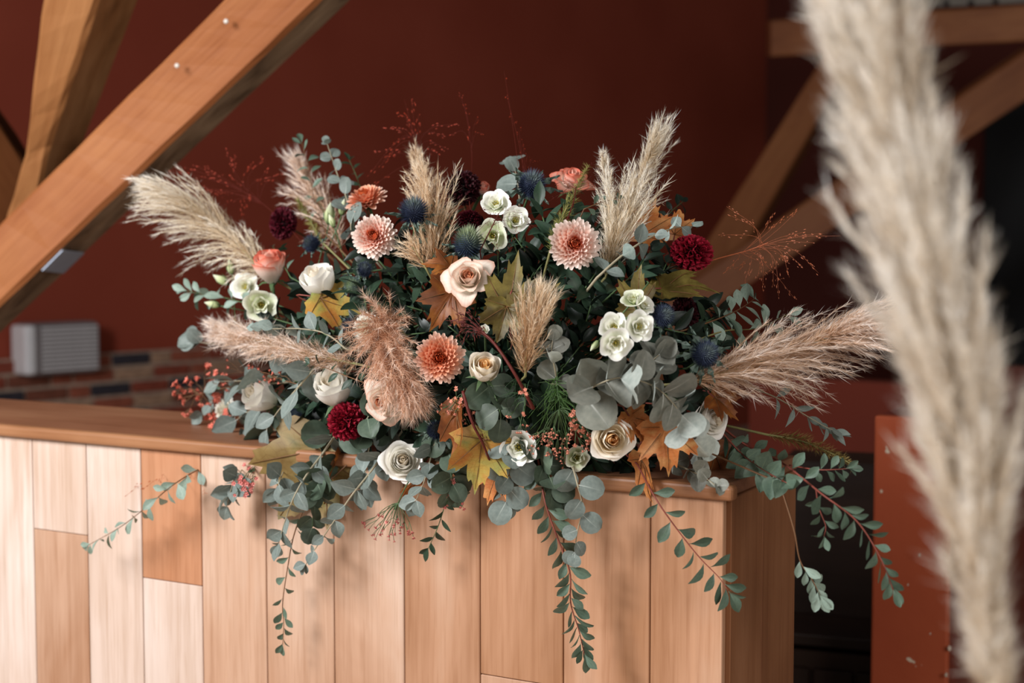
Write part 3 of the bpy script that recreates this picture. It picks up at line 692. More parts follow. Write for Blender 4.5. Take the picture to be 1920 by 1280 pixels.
def autumn_leaf(px, py, Lpx, tipdir, nrm, mat, dz, label, fold=.2, bend=-.25, wide=1.0, seed=0, name='maple_leaf', stalk=True):
    """(px, py) is the leaf base; tipdir (dx, dy up, dtoward) in view axes"""
    p = W(px, py, dz); L = Lpx*dep(px, py, dz)/F; rr = random.Random(seed+int(px))
    d = (RT*tipdir[0]+UP*tipdir[1]-FW*tipdir[2]).normalized(); z = RT*nrm[0]+UP*nrm[1]-FW*nrm[2]; z = (z-d*z.dot(d)).normalized(); y = z.cross(d)
    M = Matrix((d, y, z)).transposed().to_4x4(); M.translation = p; M = M @ Matrix.Scale(L, 4)
    t = thing(name, label, 'leaf', p)
    ring = [(a, r) for a, r in HALF] + [(-a, r) for a, r in HALF[:0:-1]]
    ring = [(math.radians(a), r*rr.uniform(.93, 1.05)) for a, r in ring]; n = len(ring); V, U, Fc = [Vector()], [(.5, .15)], []
    def zz(x, y): return fold*abs(y)+bend*x*abs(x)+.05*math.sin(6*x+3*y+seed)+.22*bend*y*y
    for f in (.33, .66, 1.0):
        for a, r in ring:
            x, yy = math.cos(a)*r*f, math.sin(a)*r*f*wide; V.append(Vector((x, yy, zz(x, yy)))); U.append((.5+.5*yy, .15+.8*x))
    for i in range(n):
        j = (i+1) % n; Fc.append((0, 1+i, 1+j))
        for k in range(2): Fc.append((1+k*n+i, 1+(k+1)*n+i, 1+(k+1)*n+j, 1+k*n+j))
    o = obj('leaf_blade', mesh('leaf_blade', V, Fc, mat, U), t, M)
    vb = MB()
    for a, r in ((0, .9), (45, .85), (-45, .85), (92, .55), (-92, .55)):
        a = math.radians(a); pts = []
        for k in range(5):
            x, yy = math.cos(a)*r*k/4, math.sin(a)*r*k/4*wide; pts.append(Vector((x, yy, zz(x, yy)+.008)))
        vb.tube(pts, .012, .004, 4)
    obj('vein', mesh('vein', vb.V, vb.F, vein_m), t, M)
    if stalk:
        q = p-d*L*.45-z*L*.15; mb = MB(); mb.tube(catmull([p, p-d*L*.25, q, q.lerp(FOAM, .3)], 4), .0012, .0014, 5); mb.build('leaf_stalk', red_st, t)
vein_m = plain('leaf_vein', '#6d4a28', .6)
# --- little pink waxflowers, grasses
def blossom_mesh(mat):
    mb = MB()
    for i in range(5):
        a = i*2*PI/5; d = Vector((math.cos(a), math.sin(a), 0)); s = Vector((-d.y, d.x, 0))
        mb.add([d*.1-UPZ*.2, d*.45+s*.33+UPZ*.15, d*.95+UPZ*.30, d*.45-s*.33+UPZ*.15], [(0, 1, 2, 3)])
    mb.ball((0, 0, -.15), .38, 1, (1, 1, 1.4)); return mesh('blossom', mb.V, mb.F, mat)
def waxflower(label, path, tips, bpx, bmat, per=4, jit=9, seed=1, stem=green_st, leaves=0, dz=0., fine=.0007):
    """tips: (px, py) of the blossom clusters; each is reached by a fine stalk from the main stem"""
    rr = random.Random(seed); pts = [W(*p) for p in path]; cv = catmull(pts, 8); base = root_near(pts[0])
    t = thing('waxflower_sprig', label, 'flower', base); mb = MB(); mb.tube([base]+cv, .0013, .0008, 5)
    key = ('bl', bmat.name)
    if key not in _cache: _cache[key] = blossom_mesh(bmat)
    cands = [at(cv, k/14)[0] for k in range(15)]; spots = []
    for tp in tips:
        D = dep(tp[0], tp[1], dz+rr.uniform(-.012, .012)); q = P(tp[0], tp[1], D)
        p = min(cands[:12], key=lambda c: abs((c-q).length-.035)+.5*(c-q).length)
        fk = p.lerp(q, .7)+Vector((rr.uniform(-.003, .003), 0, rr.uniform(-.003, .003))); mb.tube(catmull([p, p.lerp(q, .35)+UPZ*.004, fk], 3), fine, fine*.8, 4)
        for k in range(per):
            e = q+(RT*rr.gauss(0, jit)+UP*rr.gauss(0, jit)-FW*rr.gauss(0, jit*.5))*(D/F)
            mb.tube([fk, fk.lerp(e, .6)+UPZ*.001, e], fine*.7, fine*.6, 3); spots.append((e, (e-fk).normalized(), D))
    mb.build('stem', stem, t)
    for e, d, D in spots:
        obj('blossom', _cache[key], t, axes(e, (d-FW*.6).normalized()) @ Matrix.Rotation(rr.uniform(0, 6), 4, 'Z') @ Matrix.Scale(bpx*.5*D/F*rr.uniform(.8, 1.2), 4))
    for k in range(leaves):
        p, T = at(cv, rr.uniform(.2, .95)); put_leaf(t, 'box', p, T+RT*rr.uniform(-1, 1)+UP*rr.uniform(-.6, .6), -FW+RT*rr.uniform(-.5, .5), rr.uniform(9, 15)*dep(*tips[0])/F, rr)
def panicum(label, path, tips, mat, seed=1, dz=0., seed_px=3.2, rooted=True, sr=.0007, cat='grass', nseed=9, branch=.0004, stem=None):
    rr = random.Random(seed); pts = [W(*p) for p in path]; cv = catmull(pts, 8); base = root_near(pts[0]) if rooted else pts[0]
    t = thing('red_grass_spray', label, cat, base); mb = MB(); mb.tube(([base] if rooted else [])+cv, sr*1.6, sr, 5); sd = MB()
    for tp in tips:
        q = W(tp[0], tp[1], (tp[2] if len(tp) > 2 else dz)+rr.uniform(-.02, .02)); f0 = rr.uniform(.55, 1); p, T = at(cv, f0)
        bc = catmull([p, p.lerp(q, .4)+T*.012+UPZ*.003, q], 6); mb.tube(bc, branch, branch*.6, 3)
        for k in range(nseed):
            f = rr.uniform(.5, 1); a, Tb = at(bc, f); e = a+Vector((rr.gauss(0, 1), rr.gauss(0, 1), rr.gauss(0, 1)))*.003*(1.6-f)+Tb*.003
            L = seed_px*rr.uniform(.7, 1.4)*dep(*tp[:2])/F; s = Tb.orthogonal().normalized()*L*.28; s2 = Tb.cross(s).normalized()*L*.28
            sd.add([e-Tb*L, e+s, e+s2, e-s, e-s2, e+Tb*L], [(0, 2, 1), (0, 3, 2), (0, 4, 3), (0, 1, 4), (5, 1, 2), (5, 2, 3), (5, 3, 4), (5, 4, 1)])
            if rr.random() < .5: mb.tube([a, e], branch*.6, branch*.5, 3)
    mb.build('stem', stem or mat, t); sd.build('seed_heads', mat, t, False, kind='stuff')

# ------------------------------------------------------------------ the flower arrangement
bl = bpy.data.materials.new
black_g = plain('black_bowl', '#15161a', .35, .5, .05)
prof = [(0, .0), (.075, .0), (.082, .006), (.115, .035), (.128, .06), (.131, .064), (.124, .064), (.108, .035), (.07, .010), (0, .010)]
V, Fc = [], []; BW = bar(s_of(930)+.075, .155, TOPZ)
for r, z in prof:
    for i in range(40): a = 2*PI*i/40; V.append(Vector((math.cos(a)*r, math.sin(a)*r, z+.0005)))
for k in range(len(prof)-1):
    for i in range(40): j = (i+1) % 40; Fc.append((k*40+i, k*40+j, (k+1)*40+j, (k+1)*40+i))
o = obj('flower_bowl', mesh('flower_bowl', V, Fc, black_g), None, Matrix.Translation(BW)); o['label'] = 'low black bowl on the bar top holding all the flowers'; o['category'] = 'bowl'
bm = bmesh.new(); bmesh.ops.create_icosphere(bm, subdivisions=4, radius=1)
for v in bm.verts:
    c = v.co; k = 1+.05*math.sin(9*c.x+4*c.z)*math.sin(8*c.y); c.x *= .118*k; c.y *= .098*k; c.z = max(-.085, c.z*.085*k)
me = bpy.data.meshes.new('floral_foam'); bm.to_mesh(me); bm.free(); me.materials.append(plain('foam_green', '#1d3326', .9, .1, .25, 90))
for p in me.polygons: p.use_smooth = True
o = obj('floral_foam', me, None, Matrix.Translation(BW+UPZ*.098)); o['label'] = 'dark green block of floral foam in the black bowl'; o['category'] = 'foam'

# --- pampas plumes
pm_cream = hair_mat('pampas_cream', [(0, '#bfa078'), (.3, '#e2ceae'), (.6, '#f6ecda'), (1, '#fffcf6')])
pm_pink = hair_mat('pampas_pink', [(0, '#b48a62'), (.3, '#dcb898'), (.6, '#f4e0d0'), (1, '#fff8f2')])
pm_tan = hair_mat('pampas_tan', [(0, '#a87c54'), (.3, '#d4ae84'), (.6, '#ecd4b4'), (1, '#fff4e2')])
pm_red = hair_mat('pampas_rosy', [(0, '#a46c48'), (.3, '#d09c78'), (.6, '#ecc8ac'), (1, '#fff0e4')])
pm_front = hair_mat('pampas_pale', [(0, '#d4bc9c'), (.3, '#ecdcc6'), (.6, '#f8f0e4'), (1, '#fffdfa')], .3)
plume('cream pampas plume pointing at the broad orange beam, fringe hanging from its underside', [(505, 520, .06), (440, 455, .03), (368, 398, .0), (300, 358, -.02)], 66, pm_cream, 260, 110, .017, .0008, 32, (-.22, .05, -.6), seed=2)
plume('bushy pinkish pampas plume lying level above the coral berry sprigs', [(668, 682, .0), (560, 660, -.02), (470, 636, -.02), (415, 622, .0)], 64, pm_pink, 210, 110, .018, .0007, 36, (-.1, 0, -.08), seed=3, fuzz=46, Lb=.10, prof=lambda s: min(1, .3+s*1.0)*(1-max(0, s-.8)/.2*.25))
plume('upright tan pampas plume behind the blue thistle with a forked ragged tip', [(812, 520, .03), (812, 440, .03), (798, 365, .05), (779, 292, .07)], 58, pm_tan, 150, 95, .017, .0008, 26, (.03, 0, .10), seed=4)
plume('pale pink pampas plume standing behind the stacked round eucalyptus leaves', [(640, 470, .16), (610, 400, .17), (584, 358, .19), (568, 325, .2)], 48, pm_pink, 110, 85, .018, .0008, 34, (-.25, 0, -.1), seed=5)
plume('tall silvery pampas plume rising highest above the peach flowers', [(1135, 520, .04), (1160, 435, .04), (1196, 350, .05), (1224, 278, .06)], 62, pm_cream, 180, 100, .017, .0008, 26, (.05, 0, .05), seed=6)
plume('short side tuft of pampas beside the tall silvery plume, coral rose behind', [(1150, 480, .07), (1146, 420, .07), (1140, 350, .08), (1131, 292, .09)], 34, pm_cream, 70, 70, .015, .0007, 24, (-.03, 0, .05), seed=16)
plume('large tan pampas plume reaching out over the dark gap beyond the bar', [(1296, 716, -.02), (1385, 690, -.03), (1490, 655, -.05), (1575, 625, -.05), (1615, 618, -.05)], 80, pm_pink, 320, 130, .018, .0007, 33, (.12, 0, -.36), seed=7)
plume('dense rosy tan pampas head drooping beside the orange chrysanthemum', [(735, 600, .0), (722, 610, -.04), (728, 650, -.06), (748, 700, -.06), (765, 735, -.05)], 66, pm_red, 240, 120, .016, .0006, 48, (0, 0, -.1), seed=8, fuzz=42, prof=lambda s: min(1, .8+s)*(1-max(0, s-.6)/.4*.5), Lb=.075)
plume('small tan pampas tuft standing over the dark red grass stalk', [(985, 705, -.01), (988, 660, -.02), (1000, 610, -.02), (1012, 566, -.01)], 44, pm_tan, 120, 85, .014, .0007, 34, (.05, 0, .1), seed=9)
plume('bit of tan pampas tucked under the peach chrysanthemum and thistle', [(800, 505, .0), (785, 480, -.01), (770, 455, .0)], 26, pm_tan, 40, 50, .013, .0007, 45, (-.2, 0, -.2), seed=10)
plume('huge pale blurred pampas plume standing closest to the viewer', [(1872, 1330, ('D', 1.02)), (1850, 1150, ('D', 1.01)), (1825, 930, ('D', 1.0)), (1765, 640, ('D', .99)), (1690, 320, ('D', .99)), (1620, 20, ('D', .98)), (1570, -170, ('D', .98))], 150, pm_front, 440, 190, .022, .0012, 25, (-.05, 0, -.06), seed=12, rooted=False, sr=.0055, stem_mat=plain('plume_stalk', '#e8dcc4', .6), prof=lambda s: min(1, max(.05, (s-.06))/.2)*(1-max(0, s-.8)/.2*.4), Lb=.122)

# --- roses
p_w = [petal_mat('rose_white_heart', [(0, '#fae6c0'), (1, '#fdf4e4')], .22, .03, .04), petal_mat('rose_white_mid', [(0, '#faf4e2'), (1, '#fefbf4')], .2, .03, .04), petal_mat('rose_white_rim', [(0, '#eef0d4'), (.4, '#fcf8ec'), (1, '#fefbf6')], .2, .03, .04)]
p_c = [petal_mat('rose_apricot_heart', [(0, '#f09a3c'), (.6, '#f8ba6a'), (1, '#fddca8')], .2, .03, .04), petal_mat('rose_cream_mid', [(0, '#f8cc8c'), (.5, '#fdeac8'), (1, '#fef6e6')], .2, .03, .04), petal_mat('rose_cream_rim', [(0, '#ece6bc'), (.5, '#fcf2e0'), (1, '#fef8ee')], .2, .03, .04)]
p_p = [petal_mat('rose_peach_heart', [(0, '#e89a70'), (1, '#f2b690')]), petal_mat('rose_peach_mid', [(0, '#f9dcc0'), (.75, '#fdf0e2'), (1, '#f4ccb4')]), petal_mat('rose_peach_rim', [(0, '#ece6be'), (.5, '#fcf3e4'), (.9, '#fbebdb'), (1, '#eebaa2')])]
p_k = [petal_mat('rose_coral_heart', [(0, '#f0a890'), (1, '#f6bca8')]), petal_mat('rose_coral_mid', [(0, '#fdeee2'), (.7, '#fbd4c4'), (.9, '#f2a088'), (1, '#e4745c')]), petal_mat('rose_coral_rim', [(0, '#fdf4e6'), (.7, '#fce0d0'), (.9, '#f4aa94'), (1, '#e6765e')])]
rose(880, 524, 39, 'open', p_p, (-.10, .30), -.02, 'peach edged cream rose with outer petals curled back, below the blue green thistle')
rose(508, 511, 37, 'bud', p_k, (-.2, 1.7), .02, 'coral pink rosebud above the two white lisianthus')
rose(604, 540, 38, 'bud', p_w, (-.7, 1.5), .02, 'plain white rose half opened above the orange green maple leaf')
rose(629, 740, 43, 'bud', p_w, (-.25, 1.0), -.0, 'white rose directly above the wine red pompom')
rose(500, 748, 39, 'bud', p_w, (-1.0, .6), .0, 'white rose partly behind grey eucalyptus leaves near the coral sprigs')
rose(756, 866, 36, 'cup', p_w, (.05, .30), -.01, 'white double rose lowest over the bar edge, facing out')
rose(905, 699, 34, 'bud', p_c, (.15, .65), -.01, 'cream rose with yellow heart beside the orange chrysanthemum')
rose(1145, 823, 37, 'cup', p_c, (.10, .02), -.055, 'big cream rose with apricot heart above the bare bar edge')
rose(722, 748, 36, 'open', p_p, (-.3, -.2), -.02, 'peach rose peeping from under the drooping rosy pampas head')
rose(1072, 344, 34, 'open', p_k, (.3, 1.2), .13, 'soft coral rose behind the green foxtail spike')
rose(903, 358, 16, 'bud', p_k, (.3, .8), .14, 'small pink rosebud beside the near black flower head')
rose(1328, 785, 36, 'cup', p_w, (.75, .0), .03, 'shaded off white rose tucked under the large tan plume')

# --- chrysanthemums, pompoms
m_pe = [petal_mat('mum_heart', [(0, '#b8381a'), (1, '#ee8a60')], .15), petal_mat('mum_mid', [(0, '#d8502a'), (.4, '#ee9878'), (.8, '#f9d6c6'), (1, '#fce6da')], .2), petal_mat('mum_rim', [(0, '#ea9474'), (.5, '#f8d0be'), (1, '#fdeee4')], .2)]
m_or = [petal_mat('mum_orange_heart', [(0, '#8c2412'), (1, '#dc6a3c')], .15), petal_mat('mum_orange_mid', [(0, '#cc5226'), (.6, '#ec8c62'), (1, '#f4b898')], .2), petal_mat('mum_orange_rim', [(0, '#e07a50'), (.5, '#f2a884'), (1, '#f8d4c0')], .2)]
m_wh = [petal_mat('mum_white_heart', [(0, '#f0e6c4'), (1, '#f6f0e0')]), petal_mat('mum_white_mid', [(0, '#f0ead0'), (1, '#f8f4ea')]), petal_mat('mum_white_rim', [(0, '#f0ecdc'), (1, '#faf6ee')])]
disc_m = plain('disc_maroon', '#4a0c10', .7, .2, .3, 200)
mum(703, 444, 42, m_pe, (-.12, .18), .0, 'peach chrysanthemum with orange heart, beside the upright tan plume')
mum(1077, 458, 47, m_pe, (.05, .02), -.01, 'large peach pink chrysanthemum in front of the tall silvery plume', disc_m)
mum(825, 671, 46, m_or, (.02, .05), -.02, 'orange chrysanthemum with dark maroon eye beside the drooping rosy plume', disc_m)
mum(688, 377, 40, m_or, (-.55, 1.5), .09, 'salmon chrysanthemum turned upward behind the front peach one')
mum(690, 618, 32, m_wh, (-.6, .1), .02, 'white chrysanthemum mostly hidden behind the drooping rosy plume')
mum(425, 772, 30, m_wh, (-1.0, .2), .03, 'white chrysanthemum turned aside among the coral berry sprigs')
dm_dk = petal_mat('dahlia_dark', [(0, '#1c0408'), (.6, '#3a0812'), (1, '#5c1020')], .1, .0)
dm_rd = petal_mat('dahlia_wine', [(0, '#4a0610'), (.6, '#7e0d20'), (1, '#a51c34')], .15, .0)
dm_bk = petal_mat('dahlia_black', [(0, '#120305'), (.6, '#26060b'), (1, '#380a12')], .08, .0)
pompom(531, 418, 27, 33, dm_dk, (-.4, .3), .07, 'dark burgundy pompom standing out before the red wall')
pompom(869, 352, 34, 34, dm_bk, (.0, .3), .10, 'nearly black burgundy pompom behind the white lisianthus cluster')
pompom(1297, 474, 42, 34, dm_rd, (.35, .35), .03, 'broad wine red dahlia beside the pale eucalyptus chain')
pompom(650, 790, 36, 37, dm_rd, (.0, .1), -.03, 'wine red pompom below the white rose')
pompom(1284, 588, 28, 34, dm_bk, (.5, .2), .07, 'almost black flower head in shade behind the round blue thistle')
pompom(880, 412, 24, 18, dm_dk, (.0, .4), .09, 'small dark red bloom half hidden under the nearly black pompom')

# --- lisianthus
lw_ = [petal_mat('lisianthus_out', [(0, '#d4dba8'), (.35, '#f4f6e2'), (1, '#fefcf6')], .2, .03, .04), petal_mat('lisianthus_in', [(0, '#ccd08c'), (.4, '#f2f4d8'), (1, '#fdfbf2')], .2, .03, .04)]
lg_ = [petal_mat('lisianthus_green_out', [(0, '#b9c48c'), (.5, '#dde4bc'), (1, '#f4f4e2')]), petal_mat('lisianthus_green_in', [(0, '#a4ac62'), (.5, '#d6dcae'), (1, '#f0f0da')])]
for a in ((460, 538, 24, (-.3, .3), 0, 'white lisianthus just under the coral rosebud', lw_, .8),
          (489, 571, 27, (.1, -.1), 0, 'greenish white lisianthus resting on the level pinkish plume', lg_, .7),
          (930, 383, 25, (-.2, .55), .05, 'topmost white lisianthus of the cluster near the black pompom', lw_, .9),
          (966, 413, 24, (.25, .2), .03, 'white lisianthus at the side of the cluster, facing the foxtail', lw_, .9),
          (923, 442, 27, (-.15, -.1), .02, 'lowest lisianthus of the cluster with green yellow centre', lg_, .95),
          (1151, 613, 25, (-.15, .15), -.05, 'white lisianthus touching the dark leaves in the trio by thistle', lw_, 1),
          (1197, 612, 26, (.25, .1), -.05, 'white lisianthus beside the round blue thistle in the trio', lw_, 1),
          (1154, 643, 27, (.05, -.15), -.075, 'lowest of the white lisianthus trio, above large eucalyptus leaves', lw_, 1),
          (1188, 562, 20, (-.3, .9), -.02, 'pale green lisianthus seen from behind above the white trio', lg_, .6),
          (1208, 572, 17, (.6, .5), -.02, 'small white lisianthus at the back of the trio, ruffled', lw_, .7),
          (973, 838, 30, (-.1, .0), -.02, 'white lisianthus with folded pointed petals beside the pink waxflowers', lw_, .8),
          (1081, 858, 21, (.2, .1), -.01, 'small greenish lisianthus just under the pink waxflowers', lg_, .9),
          (496, 832, 18, (-.1, -.3), -.01, 'small white lisianthus above the big faded leaf', lw_, .6),
          (909, 619, 11, (.0, .4), -.02, 'tiny closed white bud beside the dark red stalk', lw_, .5)):
    lisianthus(*a[:3], a[3], a[4], a[5], a[6], a[7])
bud_m = petal_mat('bud_green', [(0, '#93a868'), (.5, '#d2dca6'), (1, '#eef0d6')])
def bud(px, py, L, dr, dz, label):
    c = W(px, py, dz); D = dep(px, py, dz); ax = (RT*dr[0]+UP*dr[1]-FW*.1).normalized(); t = thing('lisianthus_bud', label, 'bud', c)
    V, Fc, U = grid(9, 8, lambda u, v: Vector((.24*math.sin(PI*(.04+.94*v)**.8)*(1+.1*math.sin(9*u+6*v))*math.cos(PI*u), .24*math.sin(PI*(.04+.94*v)**.8)*(1+.1*math.sin(9*u+6*v))*math.sin(PI*u), v-.5)))
    M = axes(c, ax) @ Matrix.Scale(L*D/F, 4); obj('petals', mesh('petals', V, Fc, bud_m, U), t, M)
    cx = MB()
    for i in range(5):
        a = i*2*PI/5; d = Vector((math.cos(a), math.sin(a), 0)); s = Vector((-d.y, d.x, 0)); cx.add([d*.06+s*.06-UPZ*.5, d*.06-s*.06-UPZ*.5, d*.26-UPZ*.2, d*.30+UPZ*.15], [(0, 1, 2), (0, 2, 1), (2, 3, 0)])
    obj('calyx', mesh('calyx', cx.V, cx.F, green_st), t, M); head_stem(t, c-ax*.5*L*D/F, ax, green_st, .0011)
for b in ((618, 400, 42, (.1, 1), .07, 'tall pale green lisianthus bud before the pink plume'), (643, 388, 32, (.2, 1), .07, 'slim green bud beside the salmon chrysanthemum'), (622, 414, 26, (-.4, 1), .06, 'plump greenish bud lowest in front of the pink plume'),
          (432, 500, 30, (-.2, 1), .02, 'thin green bud standing up before the cream plume fringe'), (414, 524, 34, (-.8, .5), .02, 'green bud left of the first white lisianthus'.replace(' left of', ' beside')), (398, 570, 30, (-.9, .2), .02, 'pale green bud low over the bushy pinkish plume'),
          (955, 422, 22, (-.2, .9), .03, 'green bud in the middle of the white cluster'), (1115, 648, 26, (-.5, -.6), .0, 'narrow green bud hanging beside the white trio')): bud(*b)

# --- thistles
for a in ((776, 397, 36, 1.25, (.0, .9), -.05, 'blue sea holly with grey green crown before the upright tan plume', th_blue, 8, 1.6),
          (877, 455, 36, 1.45, (.15, 1.1), -.03, 'tall sea holly with pale green top above the peach edged rose', th_green, 7, 1.4),
          (997, 346, 35, 1.15, (.15, .55), .06, 'blue sea holly with spread bracts high beside the coral rose', th_blue, 9, 1.9),
          (584, 457, 22, 1.1, (-.5, .3), .06, 'small dark blue sea holly under the burgundy pompom', th_blue, 7, 1.6),
          (683, 505, 20, 1.1, (.1, .4), .02, 'small blue sea holly just under the peach chrysanthemum', th_blue, 7, 1.4),
          (662, 537, 23, 1.0, (-.2, .2), .02, 'grey blue sea holly beside the orange green maple leaf', th_green, 9, 1.6),
          (1243, 591, 29, 1.0, (.45, .25), -.01, 'round spiky navy sea holly beside the white lisianthus trio', th_blue, 7, 1.3),
          (1322, 663, 34, 1.0, (.2, .3), -.03, 'bright blue sea holly at the base of the large tan plume', th_blue, 10, 1.9),
          (818, 806, 24, 1.0, (.1, .3), .0, 'dark sea holly beside the curled orange leaf', th_blue, 8, 1.7),
          (655, 610, 20, 1.0, (-.2, .2), .03, 'teal sea holly in shade beside the hidden white chrysanthemum', th_blue, 8, 1.5),
          (560, 775, 22, 1.0, (-.2, .2), .05, 'dusky sea holly deep between eucalyptus and wine red pompom', th_blue, 8, 1.5)): thistle(*a)

# --- eucalyptus
E = 'eucalyptus'
spray('eucalyptus_branch', 'branch of very large grey round eucalyptus leaves below the white trio', E, [(1085, 745, .0), (1118, 722, -.03), (1165, 708, -.04), (1222, 722, -.06), (1262, 756, -.08), (1290, 800, -.09), (1310, 850, -.08)], 'grey', 12, (70, 44), white_st, .0012, .04, 66, .12, 'pair', .45, 80, 3)
spray('eucalyptus_branch', 'fallen grey eucalyptus tip on the bar edge beneath the orange maple leaf', E, [(1250, 862, .02), (1290, 880, -.0), (1318, 893, -.0), (1345, 912, -.02)], 'grey', 5, (40, 24), white_st, .0014, .1, 55, .1, 'pair', .7, 80, 5)
spray('eucalyptus_branch', 'upright stack of pale round eucalyptus leaves before the pink plume', E, [(660, 440, .08), (652, 380, .08), (632, 325, .08), (613, 268, .08)], 'round', 7, (44, 16), white_st, .0015, .1, 70, .0, 'pair', .75, 90, 6)
spray('eucalyptus_branch', 'blurred pale eucalyptus sprig above the high blue sea holly', E, [(975, 400, .12), (972, 350, .12), (962, 302, .12)], 'round', 3, (46, 36), white_st, .0014, .55, 65, .0, 'pair', .8, 90, 7)
spray('eucalyptus_branch', 'pale eucalyptus chain climbing from the peach chrysanthemum to the wine dahlia', E, [(1120, 520, .0), (1165, 480, -.01), (1215, 447, -.02), (1262, 428, -.02), (1300, 424, -.02)], 'euc', 7, (44, 26), white_st, .0016, .08, 70, .08, 'pair', .6, 75, 8)
spray('eucalyptus_branch', 'level sprig of paired eucalyptus leaves lying on the bushy pinkish plume', E, [(650, 655, -.03), (610, 625, -.05), (560, 616, -.06), (510, 616, -.07), (478, 612, -.07)], 'euc', 8, (40, 26), white_st, .0013, .05, 62, .0, 'pair', .45, 8, 9)
spray('eucalyptus_branch', 'grey eucalyptus branch crossing the white rose near the coral sprigs', E, [(590, 690, -.02), (560, 725, -.06), (530, 760, -.07), (505, 795, -.07), (490, 830, -.06)], 'euc', 6, (56, 40), white_st, .0016, .05, 62, .15, 'pair', .62, 70, 10)
spray('eucalyptus_branch', 'long silvery eucalyptus branch cascading down over the faded big leaf', E, [(640, 800, -.02), (605, 850, -.06), (575, 890, -.07), (552, 930, -.06), (535, 975, -.05), (522, 1020, -.04)], 'euc', 9, (56, 34), white_st, .0018, .08, 62, .18, 'pair', .62, 75, 11)
spray('eucalyptus_branch', 'silvery eucalyptus branch hanging beside the double white rose toward the boards', E, [(720, 850, .0), (692, 888, -.03), (660, 928, -.04), (630, 972, -.04), (598, 1018, -.03), (572, 1060, -.03)], 'euc', 8, (54, 24), white_st, .0016, .05, 62, .2, 'pair', .62, 75, 12)
spray('eucalyptus_branch', 'short eucalyptus sprig hanging between double white rose and curled orange leaf', E, [(815, 830, .0), (805, 868, -.03), (796, 900, -.03), (780, 938, -.03)], 'euc', 5, (50, 38), white_st, .0014, .05, 62, .15, 'pair', .68, 75, 13)
spray('eucalyptus_branch', 'round leaved eucalyptus hanging below the lisianthus with pointed petals', E, [(955, 810, .0), (958, 850, -.03), (956, 895, -.03), (950, 940, -.02)], 'round', 6, (54, 44), white_st, .0015, .05, 66, .08, 'pair', .78, 85, 14)
spray('eucalyptus_branch', 'round leaved eucalyptus trailing below the small greenish lisianthus', E, [(1070, 860, .0), (1082, 905, -.03), (1092, 950, -.02), (1082, 1000, -.02), (1078, 1035, -.02)], 'round', 7, (50, 30), white_st, .0014, .1, 60, .12, 'alt', .75, 85, 15)
spray('eucalyptus_branch', 'dull green eucalyptus cluster under the cream rose with yellow heart', E, [(915, 720, .02), (930, 748, -.0), (938, 775, -.01), (940, 800, -.0)], 'green', 5, (56, 40), green_st, .0014, .05, 66, .05, 'pair', .75, 85, 16)
spray('eucalyptus_branch', 'folded whitish eucalyptus tip beside the small tan pampas tuft', E, [(1045, 720, .02), (1040, 690, .0), (1034, 660, -.01), (1036, 638, -.01)], 'grey', 4, (42, 30), white_st, .0013, .1, 60, .0, 'pair', .8, 85, 17)
spray('eucalyptus_branch', 'narrow leaved eucalyptus twig reaching out under the large tan plume', E, [(1380, 715, .02), (1455, 745, -.0), (1510, 778, -.01), (1548, 800, -.01), (1566, 806, -.01)], 'lance', 7, (46, 34), white_st, .0011, .25, 58, .45, 'pair', .6, 20, 18)
spray('eucalyptus_branch', 'single blurred eucalyptus tip poking past the bushy pinkish plume', E, [(460, 640, .05), (400, 644, .05), (365, 640, .05)], 'round', 2, (46, 40), white_st, .0013, .8, 50, .0, 'pair', .8, 85, 19)
spray('eucalyptus_branch', 'bluish eucalyptus spray dropping over the bar edge behind the faded leaf', E, [(480, 800, .02), (455, 850, .0), (438, 900, .0), (425, 950, .0)], 'euc', 7, (44, 32), white_st, .0014, .1, 60, .2, 'pair', .65, 75, 20)
spray('eucalyptus_branch', 'greyish eucalyptus leaves showing among the coral berry sprigs', E, [(500, 720, .03), (455, 725, .02), (415, 735, .02), (378, 775, .02)], 'euc', 6, (42, 30), white_st, .0014, .1, 60, .1, 'pair', .65, 75, 21)
spray('eucalyptus_branch', 'shadowed eucalyptus hanging behind the long silvery branch', E, [(640, 850, .03), (605, 905, .0), (590, 950, .0), (585, 990, .0)], 'green', 6, (44, 32), green_st, .0014, .1, 60, .15, 'pair', .6, 75, 22)

